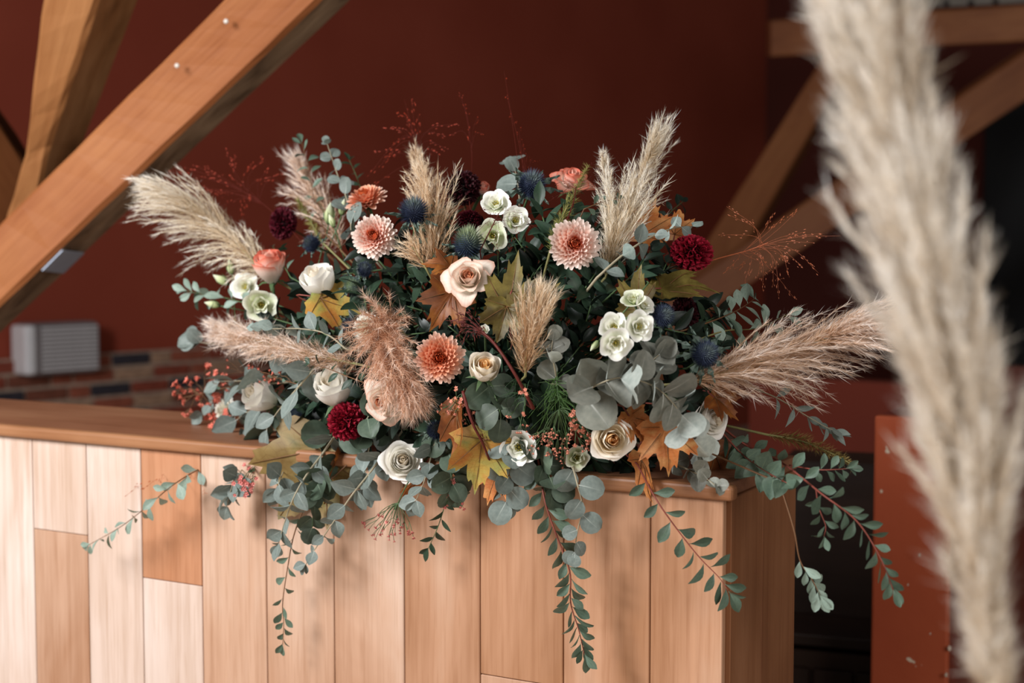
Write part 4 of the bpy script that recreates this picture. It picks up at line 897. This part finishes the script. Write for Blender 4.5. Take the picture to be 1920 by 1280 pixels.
for px, lb, kd in ((470, 'eucalyptus sprig hiding the bar edge behind the rosy waxflowers', 'euc'), (545, 'eucalyptus sprig spilling over the bar edge beside the faded leaf', 'euc'), (610, 'eucalyptus sprig spilling over the bar edge under the wine red pompom', 'green'),
                   (690, 'eucalyptus sprig lying over the bar edge beside the double white rose', 'euc'), (840, 'eucalyptus sprig lying over the bar edge behind the yellow green maple leaf', 'green'), (1010, 'eucalyptus sprig over the bar edge under the salmon waxflower bunch', 'green')):
    rq = random.Random(px); dx = (px-760)*.12
    spray('eucalyptus_branch', lb, E, [(px-dx, 800, .03), (px, 850, -.0), (px+dx*.7, 895, -.01), (px+dx, 915, -.0)], kd, 6, (54, 42), white_st if kd == 'euc' else green_st, .0013, .1, 62, .12, 'pair', .65, 75, px)
for a, lb, kd in (([(560, 700, .03), (480, 712, .01), (410, 715, .01)], 'shaded eucalyptus leaves just beneath the bushy pinkish plume', 'euc'), ([(540, 760, .03), (470, 770, .0), (430, 800, -.0)], 'eucalyptus leaves between the coral berries and the small white lisianthus', 'euc'),
                  ([(560, 800, .03), (500, 810, .0), (450, 830, -.01)], 'eucalyptus leaves pointing at the bar top over the faded leaf', 'green'), ([(700, 830, .03), (680, 800, .0), (700, 770, -.0)], 'green eucalyptus leaves behind the wine red pompom', 'green'),
                  ([(1180, 740, .02), (1210, 690, -.01), (1235, 665, -.02)], 'broad grey eucalyptus leaf pair rising behind the lowest lisianthus', 'grey')):
    spray('eucalyptus_branch', lb, E, a, kd, 5, (56, 44), white_st, .0013, .1, 62, .08, 'pair', .62, 75, len(lb))
# --- small-leaved trailing twigs
T_ = 'leafy twig'
spray('leafy_twig', 'long small leaved twig sweeping sideways over the palest boards', T_, [(450, 858, .02), (390, 872, .0), (330, 905, -.02), (275, 950, -.03), (225, 988, -.03), (165, 1022, -.03)], 'boxg', 15, (34, 18), brown_st, .0011, .12, 62, .55, 'pair', .6, 75, 31)
spray('leafy_twig', 'small leaved twig hanging straight below the long silvery eucalyptus branch', T_, [(575, 940, .0), (552, 1000, .0), (540, 1060, .0), (530, 1130, .0), (532, 1170, .0), (530, 1208, .0)], 'box', 17, (26, 20), brown_st, .0010, .1, 58, .3, 'alt', .6, 90, 32)
spray('leafy_twig', 'longest hanging leafy twig with red stem between the two round leaved branches', T_, [(1010, 870, .0), (1022, 940, -.01), (1042, 1000, -.01), (1068, 1070, -.01), (1070, 1130, -.01), (1085, 1180, -.01), (1096, 1228, -.01)], 'box', 36, (38, 30), red_st, .0014, .05, 55, .35, 'alt', .55, 90, 33)
spray('leafy_twig', 'red stemmed leafy twig slanting down to the corner of the bar', T_, [(1195, 870, .0), (1230, 935, -.01), (1272, 995, -.01), (1312, 1045, -.01), (1348, 1082, -.01), (1366, 1108, -.01)], 'box', 18, (36, 36), red_st, .0011, .1, 62, .25, 'alt', .5, 90, 34)
spray('leafy_twig', 'dense leafy branch arching from the bar end down past the terracotta wall', T_, [(1340, 790, .02), (1400, 835, -.0), (1470, 870, -.02), (1540, 925, -.03), (1605, 975, -.03), (1648, 1040, -.03), (1675, 1105, -.03)], 'box', 34, (40, 30), red_st, .0016, .1, 55, .35, 'alt', .55, 90, 35)
spray('leafy_twig', 'side twig with fan shaped leaves crowding the bar end corner', T_, [(1345, 800, .02), (1390, 850, -.0), (1430, 880, -.01), (1475, 905, -.02)], 'fan', 16, (38, 34), red_st, .0012, .1, 60, .3, 'alt', .6, 90, 36)
spray('leafy_twig', 'side twig ending under the golden foxtail beyond the bar', T_, [(1480, 872, -.01), (1530, 880, -.02), (1565, 880, -.02), (1592, 878, -.02)], 'box', 9, (26, 22), red_st, .0009, .3, 60, .2, 'alt', .6, 90, 37, rooted=False)
spray('leafy_twig', 'tiny side twig dropping from the arching branch against the darkness', T_, [(1530, 915, -.02), (1535, 950, -.02), (1548, 985, -.02), (1545, 1005, -.02)], 'box', 8, (24, 22), red_st, .0009, .2, 60, .3, 'alt', .6, 90, 38, rooted=False)
spray('leafy_twig', 'pale green leaf cluster hanging low beside the bar side', T_, [(1462, 905, .02), (1488, 990, .0), (1500, 1050, .0), (1522, 1085, .0), (1538, 1116, .0)], 'boxg', 10, (30, 30), brown_st, .0011, .5, 45, .4, 'alt', .7, 90, 39)
spray('leafy_twig', 'short leafy twig with pink buds hanging beside the yellow maple leaf', T_, [(845, 880, .0), (838, 930, -.0), (822, 985, .0), (803, 1028, .0)], 'mid', 9, (22, 26), green_st, .0010, .3, 50, .3, 'alt', .6, 90, 40)
spray('leafy_twig', 'small leaved twig standing before the pale pink plume', T_, [(612, 440, .10), (590, 380, .12), (580, 320, .13), (566, 268, .14)], 'box', 12, (24, 22), brown_st, .0010, .15, 60, .1, 'alt', .6, 90, 41)
spray('leafy_twig', 'rounded small leaf twig beneath the cream plume by the wall', T_, [(480, 575, .04), (430, 560, .03), (385, 552, .03), (350, 545, .03)], 'boxg', 11, (30, 26), green_st, .0010, .1, 60, .15, 'pair', .65, 75, 42)
spray('leafy_twig', 'short leafy tip rising behind the coral rosebud', T_, [(545, 520, .05), (528, 490, .05), (512, 462, .06)], 'box', 8, (26, 22), green_st, .0010, .2, 60, .1, 'alt', .6, 90, 43)
spray('leafy_twig', 'grey green broad leaves behind the large tan plume in the shade', T_, [(1280, 620, .04), (1340, 600, .04), (1385, 580, .05), (1415, 560, .05)], 'boxg', 10, (46, 34), brown_st, .0011, .3, 60, .1, 'alt', .65, 90, 44)
spray('leafy_twig', 'long leaf twig rising toward the dim strut above the large tan plume', T_, [(1300, 640, .04), (1360, 620, .04), (1420, 615, .04), (1475, 590, .04)], 'boxg', 9, (40, 28), straw, .0011, .3, 55, .2, 'alt', .65, 90, 45)
spray('leafy_twig', 'blurred dark leaf tip behind the pale eucalyptus chain', T_, [(1235, 430, .16), (1255, 400, .17), (1280, 378, .18)], 'dark', 8, (26, 22), green_st, .0010, .3, 60, .0, 'alt', .7, 90, 46)
spray('leafy_twig', 'little leafy sprig across the foot of the tall silvery plume', T_, [(1095, 392, .0), (1125, 380, -.0), (1155, 372, -.0)], 'box', 6, (20, 16), brown_st, .0008, .1, 50, .1, 'alt', .6, 90, 47)
spray('leafy_twig', 'pointed leaf sprig over the white rose above the wine red pompom', T_, [(690, 720, -.03), (650, 705, -.05), (612, 690, -.05), (580, 682, -.05)], 'mid', 9, (26, 22), brown_st, .0009, .1, 55, .1, 'alt', .6, 90, 48)
spray('leafy_twig', 'dark leaf tip high beside the stacked round eucalyptus leaves', T_, [(690, 400, .14), (672, 340, .15), (655, 300, .16)], 'mid', 7, (22, 18), green_st, .0009, .3, 60, .0, 'alt', .6, 90, 49)

# --- autumn leaves
ma_or = maple_mat('maple_orange', '#d2965e', '#c8763e', '#daa668'); ma_yg = maple_mat('maple_yellow_green', '#bd7438', '#b99a4c', '#939a58')
ma_ol = maple_mat('maple_olive', '#4e3e1c', '#6a5c2a', '#8a7a3c'); ma_br = maple_mat('maple_brown', '#6a3a1c', '#8a4e24', '#a4682e')
ma_fd = maple_mat('maple_faded', '#7c6238', '#98804e', '#6a6538')
autumn_leaf(600, 845, 165, (-.55, -.8, -.05), (-.3, .2, 1), ma_fd, -.02, 'big faded olive brown leaf hanging at the edge of the boards', .15, -.15, 1.0, 1)
autumn_leaf(905, 822, 108, (-.14, -1, -.05), (.1, .25, 1), ma_yg, -.035, 'yellow green maple leaf with orange edges hanging over the bar edge', .18, -.12, .85, 2)
autumn_leaf(935, 868, 86, (-.30, -1, -.05), (-.5, .1, 1), ma_or, -.028, 'orange maple leaf tip showing just below the yellow green one', .25, -.1, .7, 3)
autumn_leaf(1248, 800, 92, (.08, -1, .1), (.05, .3, 1), ma_or, -.04, 'bright orange maple leaf pointing down above the bar edge', .2, -.15, .95, 4)
autumn_leaf(1180, 780, 66, (.55, -.8, .1), (.5, .3, 1), ma_or, -.01, 'orange brown maple leaf beside the big cream rose', .3, -.2, .8, 5)
autumn_leaf(958, 590, 118, (.05, 1, .1), (-.3, .1, 1), ma_ol, .02, 'olive yellow oak like leaf beside the peach edged rose', .35, -.2, .7, 6)
autumn_leaf(985, 585, 82, (.75, .75, .2), (-.35, .4, 1), ma_ol, .01, 'yellow tipped leaf above the small tan pampas tuft', .35, -.2, .85, 7)
autumn_leaf(950, 575, 72, (-.3, -1, .2), (-.1, .3, 1), ma_ol, .0, 'olive leaf pointing down to the tiny white bud', .3, -.2, .9, 8)
autumn_leaf(600, 560, 92, (1, -.25, .1), (.1, .6, 1), ma_yg, .0, 'green and orange maple leaf beside the half opened white rose', .2, -.2, .9, 9)
autumn_leaf(1195, 580, 85, (.05, 1, .05), (-.5, .0, 1), ma_ol, .02, 'yellow green upright leaf above the green lisianthus back', .35, -.1, .7, 10)
autumn_leaf(1240, 540, 110, (1, .1, .05), (.1, 1, .8), ma_ol, .05, 'long olive leaf stretched beneath the wine red dahlia', .2, -.2, .6, 11)
autumn_leaf(1205, 440, 80, (.35, 1, -.2), (-.2, .0, 1), ma_or, .12, 'orange leaf glowing behind the tall silvery plume', .2, -.2, .9, 12)
autumn_leaf(1265, 440, 58, (.2, 1, -.2), (-.2, .0, 1), ma_or, .13, 'small orange leaf behind the pale eucalyptus chain', .2, -.2, .9, 13)
autumn_leaf(862, 770, 105, (-.15, -1, .0), (-1, .1, .7), ma_br, -.015, 'curled orange brown leaf beside the yellow green maple leaf', .45, -.1, .6, 14)
autumn_leaf(780, 900, 60, (-.6, -.8, 0), (.7, -.2, .8), ma_or, .01, 'orange sliver of leaf behind the pink waxflower stalks', .3, -.1, .4, 15)
autumn_leaf(1202, 860, 92, (.22, -1, .0), (-.7, .2, .8), ma_or, .0, 'narrow orange leaf folded over the bar edge behind the slanting twig', .5, -.1, .35, 16)
autumn_leaf(850, 545, 86, (-.5, -.8, .1), (.2, .5, 1), ma_br, .02, 'brown shaded leaf under the peach edged rose', .3, -.2, .9, 17)
autumn_leaf(845, 500, 56, (-.9, .2, .1), (.2, .5, 1), ma_br, .02, 'rusty leaf sticking out beside the peach edged rose', .3, -.2, .8, 18)
autumn_leaf(1340, 745, 60, (.5, -.4, .1), (.2, .5, 1), ma_br, .03, 'rust red leaf in the shade under the large tan plume', .3, -.2, .9, 19)
autumn_leaf(1340, 850, 85, (.3, -.8, .1), (.2, .5, 1), ma_br, .04, 'dark rusty leaf lying toward the bar end corner', .3, -.2, .9, 20)
autumn_leaf(640, 850, 100, (-.3, -1, 0), (.8, .1, .6), ma_br, .01, 'dark orange edged leaf behind the long silvery eucalyptus', .5, -.1, .6, 21)

# --- pink waxflowers
wx_c = plain('waxflower_coral', '#dd7a66', .5, .3, .15, 300); wx_p = plain('waxflower_pink', '#c8746c', .5, .3, .15, 300); wx_s = plain('waxflower_salmon', '#dd9078', .5, .3, .15, 300)
waxflower('coral waxflower sprig fanning out over the dark bricks', [(500, 730, .03), (440, 725, .02), (390, 735, .02), (345, 745, .02)], [(333, 736), (345, 752), (352, 728), (372, 738), (362, 714), (385, 693), (396, 716), (390, 733), (376, 760), (395, 760), (350, 775), (382, 785), (400, 778), (408, 700), (330, 725), (405, 745)], 13, wx_c, 5, 5, 2, brown_st, 4, .02)
waxflower('coral waxflower sprig drooping beside the bar top edge', [(500, 760, .03), (450, 775, .02), (415, 800, .02), (400, 840, .02)], [(392, 805), (405, 795), (400, 818), (418, 790), (412, 812), (430, 812), (402, 830), (425, 775), (437, 830)], 13, wx_c, 5, 6, 3, brown_st, 3, .0)
waxflower('coral waxflower sprig under the bushy pinkish plume', [(590, 730, .03), (540, 715, .0), (500, 705, .0)], [(465, 692), (480, 697), (500, 706), (510, 712), (492, 714), (520, 700), (430, 690), (425, 720), (430, 735), (550, 690)], 10, wx_c, 3, 6, 4, brown_st, 3, -.02)
waxflower('rosy waxflower cluster on the big faded leaf', [(520, 820, .02), (490, 850, -.02), (470, 890, -.02)], [(465, 858), (478, 862), (462, 880), (452, 905), (468, 912), (450, 920), (437, 872), (488, 870), (475, 900), (468, 925)], 11, wx_p, 4, 6, 5, green_st, 8, -.03)
waxflower('bare stalked pink waxflower hanging in front of the middle boards', [(775, 890, .0), (762, 910, -.01), (750, 935, -.01), (740, 955, -.01)], [(683, 980), (690, 990), (712, 965), (700, 1000), (715, 1003), (722, 990), (735, 985), (740, 1000), (752, 992), (745, 975), (765, 1000), (760, 985), (708, 985), (732, 1010), (772, 998)], 9, wx_p, 3, 4, 6, green_st, 0, .0)
waxflower('thin pink waxflower twig beside the yellow green maple leaf', [(850, 880, .0), (842, 910, .0), (838, 930, .0)], [(830, 905), (822, 915), (838, 928), (845, 918), (855, 935), (866, 948), (828, 945), (840, 950), (848, 900)], 9, wx_p, 3, 3, 7, green_st, 4, .0)
waxflower('thick salmon waxflower bunch between the lisianthus and the big cream rose', [(1050, 720, .03), (1050, 750, .0), (1048, 780, -.02)], [(1000, 820), (1012, 818), (1022, 810), (1030, 825), (1040, 815), (1035, 835), (1050, 825), (1045, 845), (1060, 840), (1020, 830), (1055, 858), (1075, 795), (1085, 790), (1078, 775), (1090, 805), (1100, 815), (1108, 808), (1105, 830), (1088, 822), (1095, 840), (1110, 840), (1070, 812), (1115, 822), (1060, 870), (1028, 845), (1005, 838), (1066, 828)], 10, wx_s, 5, 6, 8, green_st, 0, -.03)
waxflower('loose salmon waxflower sprig below the orange chrysanthemum', [(870, 730, .0), (862, 755, -.01), (862, 780, -.02)], [(855, 731), (850, 747), (862, 750), (870, 752), (865, 765), (875, 775), (868, 788), (890, 810), (828, 765), (830, 775), (840, 770), (858, 778), (885, 820)], 9, wx_s, 3, 4, 9, green_st, 2, -.02)
waxflower('few salmon blossoms at the foot of the dark red grass stalk', [(985, 720, .02), (985, 740, -.0), (985, 760, -.01)], [(980, 738), (990, 735), (950, 780), (982, 775), (984, 800), (975, 812)], 9, wx_s, 3, 4, 10, green_st, 0, -.03)

# --- red panicum grasses, foxtails, green strands
rg_st = plain('panicum_stem', '#571c12', .7, .2, .2, 200); rg = plain('panicum_red', '#a2371f', .6, .3, .2, 200); rg_d = plain('panicum_maroon', '#5a2018', .6, .3, .2, 200); rg_o = plain('panicum_copper', '#b4613c', .5, .4, .2, 200)
panicum('airy red grass spray fanning out above the cream plume', [(580, 470, .10), (530, 415, .11), (480, 372, .12), (440, 352, .12)], [(320, 320), (345, 312), (362, 308), (340, 345), (424, 279), (440, 295), (475, 303), (492, 298), (502, 318), (515, 330), (540, 318), (352, 368), (380, 358), (402, 365), (410, 392), (455, 400), (470, 372), (430, 330), (395, 335), (380, 310), (460, 385)], rg, 2, .13, 2.6, sr=.0004, stem=rg_st)
panicum('airy red grass spray above the upright tan plume', [(800, 400, .12), (795, 340, .13), (785, 290, .14), (778, 250, .14)], [(722, 242), (745, 212), (758, 186), (772, 184), (762, 222), (700, 282), (718, 302), (712, 312), (735, 272), (855, 232), (840, 258), (842, 282), (824, 288), (785, 215), (690, 330), (700, 348), (740, 240)], rg, 3, .14, 2.6, sr=.0004, stem=rg_st)
panicum('few red grass threads rising above the white lisianthus cluster', [(960, 440, .1), (975, 380, .11), (985, 320, .12)], [(945, 132), (950, 180), (988, 292), (1000, 296), (972, 240), (980, 262), (1010, 300)], rg, 4, .12, 2.2, nseed=6, sr=.0004, stem=rg_st)
panicum('thin red grass threads above the nearly black pompom', [(880, 380, .12), (885, 300, .13), (880, 240, .13)], [(862, 175), (870, 195), (895, 222), (880, 260), (905, 250), (850, 250)], rg, 14, .13, 2.2, nseed=5, sr=.0004, stem=rg_st)
panicum('fine copper grass spray spreading past the wine red dahlia', [(1300, 500, .06), (1345, 485, .06), (1400, 470, .06), (1440, 455, .06)], [(1362, 387), (1372, 405), (1352, 440), (1450, 400), (1470, 405), (1495, 395), (1508, 435), (1540, 437), (1576, 442), (1500, 470), (1535, 512), (1505, 500), (1480, 490), (1490, 560), (1460, 555), (1450, 535), (1440, 500), (1420, 520), (1395, 530), (1360, 510), (1380, 505), (1525, 455), (1430, 545), (1480, 520)], rg_o, 5, .06, 2.6, nseed=10, branch=.0003)
panicum('brownish red grass drooping past the bar top onto pale boards', [(470, 800, .06), (410, 830, .04), (370, 850, .02), (330, 860, .02)], [(200, 868), (225, 850), (240, 885), (262, 835), (280, 870), (300, 905), (310, 850), (270, 915), (345, 885), (345, 930), (365, 900), (290, 890), (235, 930), (385, 925)], rg_o, 6, .03, 3)
panicum('dark red grass head lying across the heart of the arrangement', [(1000, 765, -.03), (965, 700, -.05), (928, 645, -.05), (900, 618, -.05)], [(848, 578), (855, 590), (862, 612), (870, 600), (880, 585), (845, 605), (890, 640), (900, 632), (868, 640), (905, 622), (835, 600), (855, 630), (878, 622)], rg_d, 7, -.05, 3.6, sr=.0017, branch=.0006)
panicum('maroon stalk with sparse seeds running down to the yellow green maple leaf', [(868, 735, -.03), (885, 790, -.05), (905, 830, -.06), (920, 868, -.06)], [(880, 765), (896, 800), (915, 850), (925, 880), (905, 815)], rg_d, 8, -.06, 3, sr=.0016)
panicum('wispy dark grass threads crossing the white lisianthus cluster', [(900, 470, -.01), (920, 430, -.02), (935, 400, -.02)], [(905, 395), (912, 420), (948, 395), (975, 440), (980, 400), (955, 460), (930, 465), (1010, 430), (925, 470), (890, 440)], rg_d, 9, -.03, 2.4, nseed=6, branch=.0003)
panicum('wispy dark grass threads before the tall silvery plume and coral rose', [(1060, 420, .0), (1075, 380, .0), (1080, 350, .0)], [(1025, 380), (1045, 372), (1090, 335), (1135, 285), (1175, 355), (1150, 360), (1110, 330), (1060, 350), (1040, 345)], rg_d, 10, .0, 2.4, nseed=6, branch=.0003)
fx = hair_mat('foxtail_green', [(0, '#5d6438'), (.5, '#97954e'), (1, '#c6b878')]); fx_g = hair_mat('foxtail_gold', [(0, '#54431f'), (.5, '#8e7a42'), (1, '#c4ad74')])
plume('slim green foxtail spike crossing the coral rose', [(1032, 470, .02), (1048, 420, .02), (1078, 360, .03), (1102, 312, .03)], 13, fx, 150, 14, .010, .0006, 55, (0, 0, .02), seed=21, name='foxtail_spike', cat='grass', prof=lambda s: min(1, s*3+.4)*(1-.6*max(0, s-.6)/.4), Lb=.013, fuzz=20)
plume('golden foxtail spike pointing out over the arching leafy branch', [(1440, 815, -.01), (1500, 826, -.01), (1560, 850, -.01), (1604, 874, -.01)], 15, fx_g, 150, 14, .011, .0006, 50, (0, 0, -.02), seed=22, name='foxtail_spike', cat='grass', prof=lambda s: min(1, s*3+.4)*(1-.6*max(0, s-.6)/.4), Lb=.014, fuzz=20)
plume('short green foxtail spike in front of the pink plume foot', [(600, 450, .08), (580, 410, .09), (560, 378, .09)], 14, fx, 90, 14, .010, .0006, 50, (0, 0, .0), seed=23, name='foxtail_spike', cat='grass', prof=lambda s: min(1, s*3+.4)*(1-.6*max(0, s-.6)/.4), Lb=.013, fuzz=20)
def strands(label, path, tips, mat, seed, dz, r=.0005):
    rr = random.Random(seed); cv = catmull([W(*p) for p in path], 8); t = thing('fern_sprig', label, 'foliage', root_near(cv[0])); mb = MB(); mb.tube([WM[t.name].translation]+cv, .0012, .0008, 4); fn = MB()
    for tp in tips:
        q = W(tp[0], tp[1], dz+rr.uniform(-.02, .02)); p = at(cv, rr.uniform(.2, 1))[0]
        for k in range(6):
            e = q+Vector((rr.gauss(0, .012), rr.gauss(0, .008), rr.gauss(0, .014))); fn.tube(catmull([p, p.lerp(e, .5)+Vector((rr.gauss(0, .006), rr.gauss(0, .004), rr.gauss(0, .004))), e], 4), r, r*.6, 3)
    mb.build('stem', green_st, t); fn.build('strands', mat, t, kind='stuff')
fern_m = plain('fern_green', '#4a6a34', .5, .3, .2, 200); fern_d = plain('fern_dark', '#2c4428', .5, .3, .2, 200)
strands('fine green thread leaved fern above the salmon waxflower bunch', [(1045, 690, .02), (1045, 720, .0), (1050, 760, -.01)], [(1030, 740), (1040, 760), (1050, 790), (1070, 740), (1078, 770), (1060, 720), (1025, 790), (1085, 800), (1020, 760), (1065, 790), (1095, 770), (1010, 800)], fern_m, 3, -.01)
strands('dark thread leaved fern around the foot of the small tan tuft', [(960, 690, .02), (975, 720, .0), (985, 745, -.01)], [(965, 740), (980, 750), (1000, 740), (990, 760), (970, 770), (1005, 770), (955, 750)], fern_d, 4, -.01)

# --- dark filling greens
fr = random.Random(77); LB = 'dark green leafy sprig filling the shaded heart of the arrangement'
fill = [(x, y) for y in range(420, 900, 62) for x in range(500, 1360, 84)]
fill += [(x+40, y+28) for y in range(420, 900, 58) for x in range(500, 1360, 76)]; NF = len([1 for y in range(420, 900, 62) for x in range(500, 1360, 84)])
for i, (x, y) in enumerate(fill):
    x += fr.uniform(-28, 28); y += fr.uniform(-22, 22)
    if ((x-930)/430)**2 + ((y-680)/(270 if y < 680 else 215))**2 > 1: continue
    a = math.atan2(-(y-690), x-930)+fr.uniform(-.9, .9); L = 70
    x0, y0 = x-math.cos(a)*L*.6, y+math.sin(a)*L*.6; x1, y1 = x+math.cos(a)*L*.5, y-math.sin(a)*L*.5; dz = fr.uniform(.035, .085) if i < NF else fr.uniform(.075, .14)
    used = globals().setdefault('USED', set())
    for mx, my, ml in sorted(MARKS, key=lambda m: (m[0]-x)**2+(m[1]-y)**2):
        sh = ml.split(' '); k = 2
        for k in range(2, 7):
            if sh[k-1] in ('rose', 'rosebud', 'chrysanthemum', 'pompom', 'lisianthus', 'holly', 'plume', 'tuft', 'bloom', 'dahlia', 'head', 'bud', 'branch', 'cluster', 'sprig', 'leaf') or k == 6: break
        rel = 'above' if y < my-25 else 'below' if y > my+25 else 'beside'
        LB = 'dark leafy sprig in shade '+rel+' the '+' '.join(sh[:8])
        LB = ' '.join(LB.split()[:16])
        if LB not in USED: break
    USED.add(LB)
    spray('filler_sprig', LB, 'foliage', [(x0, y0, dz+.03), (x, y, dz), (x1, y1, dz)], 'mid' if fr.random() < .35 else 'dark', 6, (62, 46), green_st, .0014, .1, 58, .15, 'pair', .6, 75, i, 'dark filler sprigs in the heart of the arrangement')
